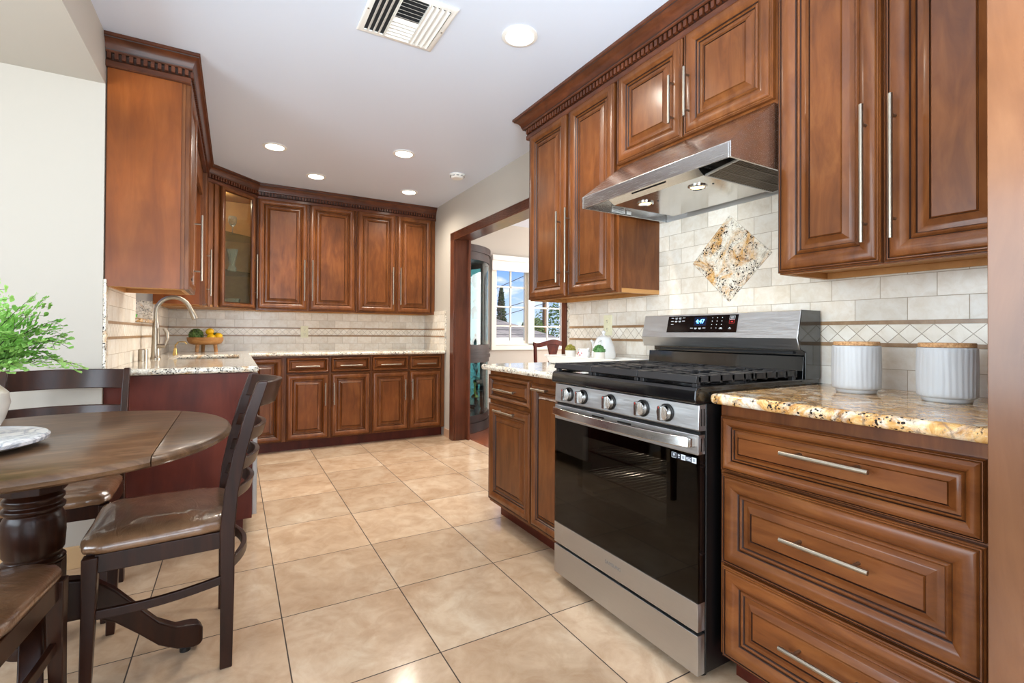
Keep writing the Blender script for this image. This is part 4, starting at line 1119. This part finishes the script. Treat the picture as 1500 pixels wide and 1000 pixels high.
dup(c1, (-.612, 2.455, 0), R(0), 'dark ladder-back chair behind the table, its back against the white nook wall')
dup(c1, (-.604, 1.512, 0), R(176), 'dark ladder-back chair in the near corner with only its brown seat corner showing')
for o in [o for o in bpy.data.objects if o.parent is None and o.name.startswith('dining_chair')]: o['group'] = 'chairs around the pedestal table'

def centrepiece():
    x, y = -.625, 1.742
    t = thing('lazy_susan', 'round white marble board on the table under the vase', 'board', (x, y, .762))
    MB().lathe([(.0005, .012), (.180, .012), (.192, .018), (.193, .026), (.188, .031), (.0005, .031)], seg=72).build('marble_disc', M_MARBLE, t)
    MB().lathe([(.0005, 0), (.07, 0), (.07, .012), (.0005, .012)], seg=32).build('base', M_BLACK, t)
    z = .793
    o = MB().lathe([(.0005, 0), (.055, 0), (.060, .006), (.078, .045), (.088, .085), (.084, .112), (.066, .132), (.056, .140), (.060, .150), (.064, .153), (.058, .152), (.050, .140), (.060, .12), (.0005, .06)], (0, 0, 0), 56).build('vase', M_VASE, loc=(-.598, 1.750, z))
    tag(o, 'round white glazed vase on the marble board holding ferns', 'vase')
    f = thing('fern_bouquet', 'bright green maidenhair fern fronds arching out of the white vase', 'plant', (-.598, 1.750, z + .12))
    rnd = random.Random(11)
    def leaf(m, c, d, nrm_, s):
        d = d.normalized(); w = d.cross(nrm_).normalized(); n2 = nrm_ * .15
        pts = [c, c + d * s * .35 + w * s * .42, c + d * s * .8 + w * s * .5 + n2 * s, c + d * s * 1.02 + w * s * .18, c + d * s * 1.0 - w * s * .15, c + d * s * .8 - w * s * .5 + n2 * s, c + d * s * .35 - w * s * .42]
        m.quad(pts, 0)
    def frond(tip, lift, n):
        m = MB(); tip = Vector(tip); base = Vector((rnd.uniform(-.02, .02), rnd.uniform(-.02, .02), .0)); mid = base.lerp(tip, .45) + Vector((0, 0, lift))
        P = [((1 - u) ** 2) * base + 2 * u * (1 - u) * mid + u * u * tip for u in [k / 24 for k in range(25)]]
        m.tube(P, [.0014 * (1 - k / 26) + .0004 for k in range(25)], 5, 1)
        L = (tip - base).length
        for k in range(6, 25):
            t_ = (P[min(k + 1, 24)] - P[k - 1]).normalized(); side = t_.cross(Vector((0, 0, 1))).normalized(); nv = side.cross(t_)
            for s in (-1, 1):
                if k % 3 == 0 and k < 22:
                    bl = L * .34 * (1 - (k - 6) / 20) + .012; dr = (side * s + t_ * .8 + nv * rnd.uniform(-.25, .25)).normalized(); nb = max(2, int(bl / .013))
                    q = [P[k] + dr * bl * j / nb - Vector((0, 0, .012)) * (j / nb) ** 2 for j in range(nb + 1)]
                    m.tube(q, .0005, 4, 1)
                    for j in range(1, nb + 1):
                        for s2 in (-1, 1):
                            nn = (nv + Vector((rnd.uniform(-.7, .7), rnd.uniform(-.9, .3), rnd.uniform(-.4, .4)))).normalized()
                            leaf(m, q[j], (dr * .7 + nv.cross(dr) * s2 + Vector((rnd.uniform(-.3, .3), rnd.uniform(-.3, .3), rnd.uniform(-.3, .3)))), nn, rnd.uniform(.010, .0155))
                    leaf(m, q[-1], dr, nv, .012)
                elif k % 3 == 1 or k > 20: leaf(m, P[k], side * s + t_ * .5, (nv + Vector((rnd.uniform(-.5, .5), -.5, 0))).normalized(), rnd.uniform(.009, .0135))
        m.build('frond', [M_FERN, M_STEM], f, smooth=False, recalc=False)
    for tip, lift in (((.238, .0, .052), .10), ((.185, .02, .185), .08), ((.21, -.05, .12), .10), ((.13, .02, .25), .05), ((.07, -.03, .28), .04), ((.15, .14, .16), .08), ((.02, .12, .25), .05), ((-.08, .02, .27), .05),
                      ((-.18, .05, .18), .08), ((-.2, -.06, .08), .1), ((.12, -.14, .15), .09), ((.02, -.16, .2), .06), ((-.1, .16, .14), .1), ((.17, .06, .08), .10), ((.16, -.02, .24), .03), ((.10, .08, .21), .06), ((.12, -.06, .06), .08), ((.2, .03, .15), .05)):
        frond(tip, lift, 0)
centrepiece()

# ------------------------------------------------------------------ ceiling fittings
def downlight(x, y, label, r=.082):
    t = thing('recessed_light', label, 'ceiling light', (x, y, ZC), 0, 'recessed ceiling lights')
    MB().lathe([(r * .74, -.004), (r * .80, -.0085), (r, -.005), (r, -.0005), (r * .74, -.0005)], seg=40).build('trim_ring', M_WHITE, t)
    MB().lathe([(.0005, -.005), (r * .74, -.005), (r * .74, -.001), (.0005, -.001)], seg=40).build('lens', M_LAMP, t)
    light('recessed_lamp', 'SPOT', (0, 0, -.03), (0, 0, 0), DOWN_POWER, WARM, r * .7, parent=t, spot=R(158))
downlight(1.126, 1.905, 'largest and nearest recessed ceiling light, over the range aisle')
downlight(.243, 3.955, 'recessed ceiling light nearest the left cabinets')
downlight(1.108, 3.604, 'recessed ceiling light in the middle right of the far ceiling')
downlight(.605, 4.519, 'recessed ceiling light close to the crown above the back cabinets, on the left')
downlight(1.453, 4.556, 'recessed ceiling light close to the back cabinets, nearest the opening wall')

def ceiling_bits():
    t = thing('smoke_detector', 'round white smoke detector on the ceiling near the right wall', 'smoke detector', (1.655, 3.85, ZC))
    MB().lathe([(.0005, -.034), (.045, -.034), (.056, -.026), (.062, -.012), (.066, -.010), (.066, -.0005), (.0005, -.0005)], seg=44).build('housing', M_WHITE, t)
    m = MB()
    for k in range(10):
        a = 2 * PI * k / 10; c = Vector((.0595 * math.cos(a), .0595 * math.sin(a), -.019)); w = Vector((-math.sin(a), math.cos(a), 0)) * .011
        m.beam([(c - w, (0, 0, .002), Vector((math.cos(a), math.sin(a), 0)) * .002), (c + w, (0, 0, .002), Vector((math.cos(a), math.sin(a), 0)) * .002)], None)
    m.build('vent_slots', M_SLOT, t)
    x0, x1, y0, y1 = .463, .812, 1.876, 2.228; cx, cy = (x0 + x1) / 2, (y0 + y1) / 2; h = .175
    t = thing('air_vent', 'square white ceiling air vent with louvers in three directions', 'air vent', (cx, cy, ZC))
    m = MB(); i = .150
    m.loops([[(-h, -h, -.001), (h, -h, -.001), (h, h, -.001), (-h, h, -.001)], [(-h, -h, -.005), (h, -h, -.005), (h, h, -.005), (-h, h, -.005)], [(-h + .008, -h + .008, -.009), (h - .008, -h + .008, -.009), (h - .008, h - .008, -.009), (-h + .008, h - .008, -.009)],
             [(-i, -i, -.009), (i, -i, -.009), (i, i, -.009), (-i, i, -.009)], [(-i, -i, -.001), (i, -i, -.001), (i, i, -.001), (-i, i, -.001)]], cap0=False, cap1=False)
    m.build('frame', M_WHITE, t)
    MB().box(-i, i, -i, i, -.0035, -.001).build('duct_backing', plain('duct_dark', (38, 38, 40), .8), t)
    m = MB()
    def vane(a, b, n, w=.0145, th=.0008):
        a, b = Vector(a), Vector(b); n = Vector(n).normalized(); m.beam([(a, n * w * .5, Vector((0, 0, 1)).cross((b - a).normalized()) * th), (b, n * w * .5, Vector((0, 0, 1)).cross((b - a).normalized()) * th)], None)
    z = -.0095
    for k in range(4): x = -i + .020 + k * .0235; vane((x, -i, z), (x, i, z), (-.75, 0, -.65))
    for k in range(4): x = i - .016 - k * .0235; vane((x, -i, z), (x, i, z), (.85, 0, -.5), .021)
    for k in range(12): y = -i + .014 + k * .0247; vane((-.053, y, z), (.053, y, z), (0, -.8 if k < 6 else .8, -.6), .020)
    for x in (-.055, .055): m.box(x - .0015, x + .0015, -i, i, -.014, -.003)
    m.build('louvers', M_WHITE, t, smooth=False)
    m = MB()
    for x in (-.163, .163): m.lathe([(.0005, -.0105), (.004, -.0105), (.004, -.008), (.0005, -.008)], (x, .0, 0), 12)
    m.build('screws', M_NICKEL, t)
ceiling_bits()

# ------------------------------------------------------------------ dining room seen through the opening
def dining():
    # grid window
    t = thing('window_1', 'white grid-paned dining room window looking out on roof and sky', 'window', (3.33, 5.3, .93)); t['kind'] = 'structure'
    org = (-3.33, -5.3, -.93); X0, X1, Z0, Z1 = 2.80, 3.86, .93, 1.97
    def part(n, m, mat, par=t): return m.build(n, mat, par, loc=org)
    m = MB(); 
    for a in ((X0 - .06, X0, Z0 - .06, Z1 + .06), (X1, X1 + .06, Z0 - .06, Z1 + .06), (X0, X1, Z1, Z1 + .06)): m.box(a[0], a[1], 5.276, 5.30, a[2], a[3], bev=.003)
    m.box(X0 - .07, X1 + .07, 5.262, 5.30, Z0 - .065, Z0 - .01, bev=.004); part('casing', m, M_TRIMW)
    m = MB(); m.box(3.285, 3.36, 5.30, 5.38, Z0, Z1); m.box(X0, X1, 5.30, 5.40, Z0, Z0 + .012); part('mullion', m, M_TRIMW)
    for a, b in ((X0, 3.285), (3.36, X1)):
        m = MB(); f = .034
        m.box(a, a + f, 5.33, 5.37, Z0 + .012, Z1); m.box(b - f, b, 5.33, 5.37, Z0 + .012, Z1); m.box(a + f, b - f, 5.33, 5.37, Z0 + .012, Z0 + .05); m.box(a + f, b - f, 5.33, 5.37, Z1 - .035, Z1)
        s = part('sash', m, M_TRIMW)
        m = MB(); c = (a + b) / 2; m.box(c - .009, c + .009, 5.338, 5.362, Z0 + .05, Z1 - .035)
        for z in (1.165, 1.408, 1.66): m.box(a + f, b - f, 5.338, 5.362, z - .009, z + .009)
        m.build('muntins', M_TRIMW, s)
        MB().box(a + f, b - f, 5.348, 5.352, Z0 + .05, Z1 - .035).build('pane', M_PANE, s)
    r = thing('roller_shade', 'white roller shade raised above the dining room window', 'shade', (3.33, 5.262, 1.85))
    m = MB(); m.box(-.60, .60, -.012, .0, .0, .15, bev=.005); m.box(-.60, .60, -.016, .002, .0, .018, bev=.003); m.build('fabric', M_WHITE, r)
    MB().box(-.61, .61, -.04, .012, .12, .19, bev=.012).build('cassette', M_WHITE, r)
    # bow-front corner curio
    ox, oy, Rc = 2.03, 5.295, .615
    c = thing('curio_cabinet', 'tall dark bow-front corner curio cabinet with glass doors beside the window', 'cabinet', (ox, oy, 0))
    def arc(r, n=18, a0=-90, a1=0): return [(r * math.cos(R(a0 + (a1 - a0) * k / n)) , r * math.sin(R(a0 + (a1 - a0) * k / n))) for k in range(n + 1)]
    def wedge(m, r, z0, z1): m.prism([(0.002, -.002)] + [(x + .002, y - .002) for x, y in arc(r)], z0, z1, 'z')
    def shell_(m, r0, r1, z0, z1, a0, a1): m.prism(arc(r1, 14, a0, a1) + arc(r0, 14, a0, a1)[::-1], z0, z1, 'z')
    m = MB(); wedge(m, Rc, .0, .10); wedge(m, Rc - .02, .10, .13); m.build('base', M_CURIO, c)
    m = MB(); wedge(m, Rc + .004, 1.955, 2.03); wedge(m, Rc - .01, 1.92, 1.957); m.build('cornice', M_CURIO, c)
    m = MB(); wedge(m, Rc + .006, .800, .835); wedge(m, Rc + .006, .862, .895); wedge(m, Rc - .006, .83, .865); m.build('waist_rail', M_CURIO, c)
    for z0, z1 in ((.13, .80), (.895, 1.92)):
        m = MB(); shell_(m, Rc - .035, Rc - .004, z0, z1, -90, -78); shell_(m, Rc - .035, Rc - .004, z0, z1, -7, 0); shell_(m, Rc - .03, Rc - .006, z0, z0 + .05, -78, -7); shell_(m, Rc - .03, Rc - .006, z1 - .05, z1, -78, -7)
        d = m.build('door', M_CURIO, c); m = MB(); shell_(m, Rc - .02, Rc - .016, z0 + .05, z1 - .05, -78, -7); m.build('pane', M_CURIO_GLASS, d)
        a = R(-80); MB().sphere(((Rc + .008) * math.cos(a), (Rc + .008) * math.sin(a), (z0 + z1) / 2), .012, 12).build('knob', M_CHROME, d)
    m = MB(); m.box(.003, .02, -Rc + .03, -.003, .13, 1.92); m.box(.02, Rc - .03, -.02, -.003, .13, 1.92); m.build('mirror_back', M_MIRROR, c)
    sg = m_glass('curio_shelf_glass', (200, 232, 232), .05)
    for z in (.36, .58, 1.22, 1.55):
        m = MB(); wedge(m, Rc - .04, z, z + .007); m.build('shelf', sg, c)
    brass = plain('brass', (200, 160, 84), .25, 1.0); dark = plain('dark_bottle', (20, 40, 34), .15)
    items = [('goblet', .587, (.30, -.42), M_CRYSTAL, 1, 'crystal goblet low in the curio cabinet'), ('candlestick', .367, (.28, -.45), brass, 1.1, 'brass candlestick on the lowest glass shelf of the curio'), ('bottle', .131, (.34, -.40), dark, 1, 'dark bottle on the floor of the curio cabinet'),
             ('decanter', 1.227, (.30, -.40), M_CRYSTAL, 1.2, 'crystal decanter on a middle shelf of the curio cabinet'), ('figurine', .897, (.30, -.42), dark, .8, 'dark figurine on the upper floor of the curio cabinet'), ('urn', 1.557, (.32, -.38), M_PORC, 1.1, 'white urn on the top shelf of the curio cabinet')]
    for nm, z, (x, y), mt, s, lab in items:
        P = {'goblet': [(.001, 0), (.03, 0), (.005, .012), (.005, .06), (.03, .09), (.032, .14), (.028, .14), (.001, .08)], 'candlestick': [(.001, 0), (.04, 0), (.03, .015), (.008, .03), (.014, .06), (.008, .09), (.012, .14), (.022, .15), (.001, .155)],
             'bottle': [(.001, 0), (.035, 0), (.035, .11), (.012, .15), (.012, .19), (.001, .19)], 'decanter': [(.001, 0), (.05, 0), (.055, .05), (.03, .10), (.012, .12), (.014, .15), (.022, .17), (.001, .19)],
             'figurine': [(.001, 0), (.04, 0), (.03, .05), (.022, .10), (.035, .14), (.014, .17), (.022, .20), (.001, .225)], 'urn': [(.001, 0), (.03, 0), (.02, .02), (.05, .07), (.045, .12), (.03, .14), (.04, .16), (.001, .15)]}[nm]
        o = MB().lathe([(r * s, q * s) for r, q in P], seg=24).build(nm, mt, loc=(ox + x, oy + y, z + .0008)); tag(o, lab, nm)
    # carved dining chair
    k = thing('carved_dining_chair', 'reddish mahogany dining chair with a carved splat back in the dining room', 'chair', (3.10, 4.74, 0), R(180))
    m = MB(); pth = []
    for j in range(15):
        u = -1 + 2 * j / 14; zz = .955 + .022 * math.cos(u * PI) + .022 * abs(u) ** 6; pth.append(((.255 * u, .255 + .02 * (1 - u * u), zz), (0, .012, 0), (0, 0, .030 - .008 * abs(u))))
    m.beam(pth, None); m.build('crest_rail', M_MAHOG, k, bevel=.004)
    m = MB(); S = [(.075, .45), (.045, .52), (.030, .60), (.062, .68), (.070, .73), (.040, .80), (.060, .88), (.085, .95)]
    rings = [[(-w, .235 + (z - .45) * .05, z), (w, .235 + (z - .45) * .05, z), (w, .252 + (z - .45) * .05, z), (-w, .252 + (z - .45) * .05, z)] for w, z in S]; m.loops(rings); m.build('splat', M_MAHOG, k, bevel=.003)
    for s in (-1, 1):
        m = MB(); m.beam([((s * .20, .27, 0), (.017, 0, 0), (0, .017, 0)), ((s * .195, .22, .45), (.018, 0, 0), (0, .018, 0)), ((s * .21, .235, .70), (.016, 0, 0), (0, .014, 0)), ((s * .235, .262, .95), (.017, 0, 0), (0, .013, 0))], None); m.build('leg', M_MAHOG, k, bevel=.003)
        m = MB(); m.beam([((s * .225, -.21, 0), (.02, 0, 0), (0, .02, 0)), ((s * .235, -.225, .28), (.018, 0, 0), (0, .018, 0)), ((s * .23, -.21, .43), (.026, 0, 0), (0, .026, 0))], None); m.build('leg', M_MAHOG, k, bevel=.003)
    m = MB(); m.box(-.24, .24, -.23, .24, .385, .435, bev=.004); m.build('seat_frame', M_MAHOG, k)
    MB().box(-.225, .225, -.215, .215, .435, .47, bev=.016, seg=4).build('seat_pad', plain('cream_seat', (214, 200, 172), .7), k)
dining()

# ------------------------------------------------------------------ outside the dining window
def outside():
    g = MB().box(-8, 40, 5.6, 60, -2.2, -2.0).build('ground', M_LAWN); struct(g, 'dry lawn outside the dining room window', 'ground')
    t = thing('neighbor_house', 'neighboring tan house with a grey shingled hip roof outside the window', 'house', (4, 16, -2))
    org = (-4, -16, 2)
    MB().box(-1.5, 8.9, 13.4, 18.6, -2, .86).build('walls', M_STUCCO, t, loc=org)
    m = MB(); A, B, C_, D = (-2, 13, .945), (9.3, 13, .945), (9.3, 19, .945), (-2, 19, .945); E1, E2 = (1, 16, 2.17), (6.3, 16, 2.17)
    vs = [m.bm.verts.new(p) for p in (A, B, C_, D, E1, E2)]
    for f in ((0, 1, 5, 4), (1, 2, 5), (2, 3, 4, 5), (3, 0, 4), (3, 2, 1, 0)): m.face([vs[i] for i in f])
    m.build('roof', M_SHINGLE, t, loc=org, smooth=False)
    m = MB(); m.box(-2.02, 9.32, 12.98, 13.06, .86, .948); m.box(9.24, 9.32, 13.06, 19, .86, .948); m.build('fascia', M_TRIMW, t, loc=org)
    p = thing('utility_pole', 'brown wooden utility pole seen through the dining room window', 'utility pole', (13.07, 19.6, -2))
    MB().tube([(0, 0, 0), (0, 0, 9)], [.12, .09], 14).build('shaft', M_POLE, p); MB().box(-1, 1, -.05, .05, 7.9, 8.05).build('crossarm', M_POLE, p)
    for i, (a, b) in enumerate((((9.92, 19.4, 2.97), (13.07, 19.45, 4.37)), ((10.7, 19.44, 2.25), (13.07, 19.45, 2.93)), ((10.4, 19.4, 1.84), (13.07, 19.45, 2.58)))):
        a, b = Vector(a), Vector(b); d = b - a; a0 = a - d * .9
        P = [a0.lerp(b, q / 12) - Vector((0, 0, .25 * math.sin(PI * q / 12))) * 0 for q in range(13)]
        o = MB().tube(P, .018, 6).build('overhead_wire', M_WIRE); tag(o, ('topmost', 'middle', 'lowest')[i] + ' of the three dark overhead wires running to the utility pole', 'wire')
    def foliage(m, c, rx, rz, n, s, rnd, cone=False):
        for _ in range(n):
            a = rnd.uniform(0, 2 * PI); v = rnd.uniform(-1, 1); q = rnd.uniform(.55, 1.05)
            if cone: z = rnd.uniform(0, 1); rr = rx * min(1, (1 - z) * 2.2) ** .6 * q; p_ = Vector((rr * math.cos(a), rr * math.sin(a), z * rz))
            else: p_ = Vector((rx * q * math.sqrt(1 - v * v) * math.cos(a), rx * q * math.sqrt(1 - v * v) * math.sin(a), rz * q * v))
            p_ += Vector(c); d1 = Vector((rnd.uniform(-1, 1), rnd.uniform(-1, 1), rnd.uniform(-1, 1))).normalized() * s; d2 = d1.orthogonal().normalized() * s * .5
            m.quad([p_ - d1, p_ + d2, p_ + d1, p_ - d2])
    rnd = random.Random(5)
    c = thing('cypress_tree', 'slim dark green cypress rising behind the grey roof', 'tree', (11.98, 22, -2))
    m = MB(); foliage(m, (0, 0, .3), .30, 5.2, 2600, .10, rnd, True); m.build('crown', M_CYP, c, smooth=False, recalc=False); MB().tube([(0, 0, 0), (0, 0, 3)], .08, 8).build('trunk', M_POLE, c)
    for i, (x, y, z, r_, h_, lab) in enumerate(((12.25, 19.4, .8, .62, 1.1, 'small round green tree left of the utility pole outside'), (15.6, 22, 1.35, 1.4, 1.7, 'broad green tree right of the utility pole outside'), (13.4, 26.5, .8, 1.4, 1.3, 'dull green tree farthest back between the other two trees'))):
        c = thing('leafy_tree', lab, 'tree', (x, y, -2)); m = MB(); foliage(m, (0, 0, z + 2), r_, h_, 2600, .09, rnd); m.build('crown', M_TREE, c, smooth=False, recalc=False)
        MB().tube([(0, 0, 0), (.05, 0, z + 1.6)], [.14, .07], 8).build('trunk', M_POLE, c)
    w = MB().box(-3.4, -3.2, 2.5, 6, -1, 3.2).build('neighbor_fence', plain('grey_siding', (150, 152, 156), .8)); tag(w, 'pale grey siding seen through the sink window', 'fence')
outside()
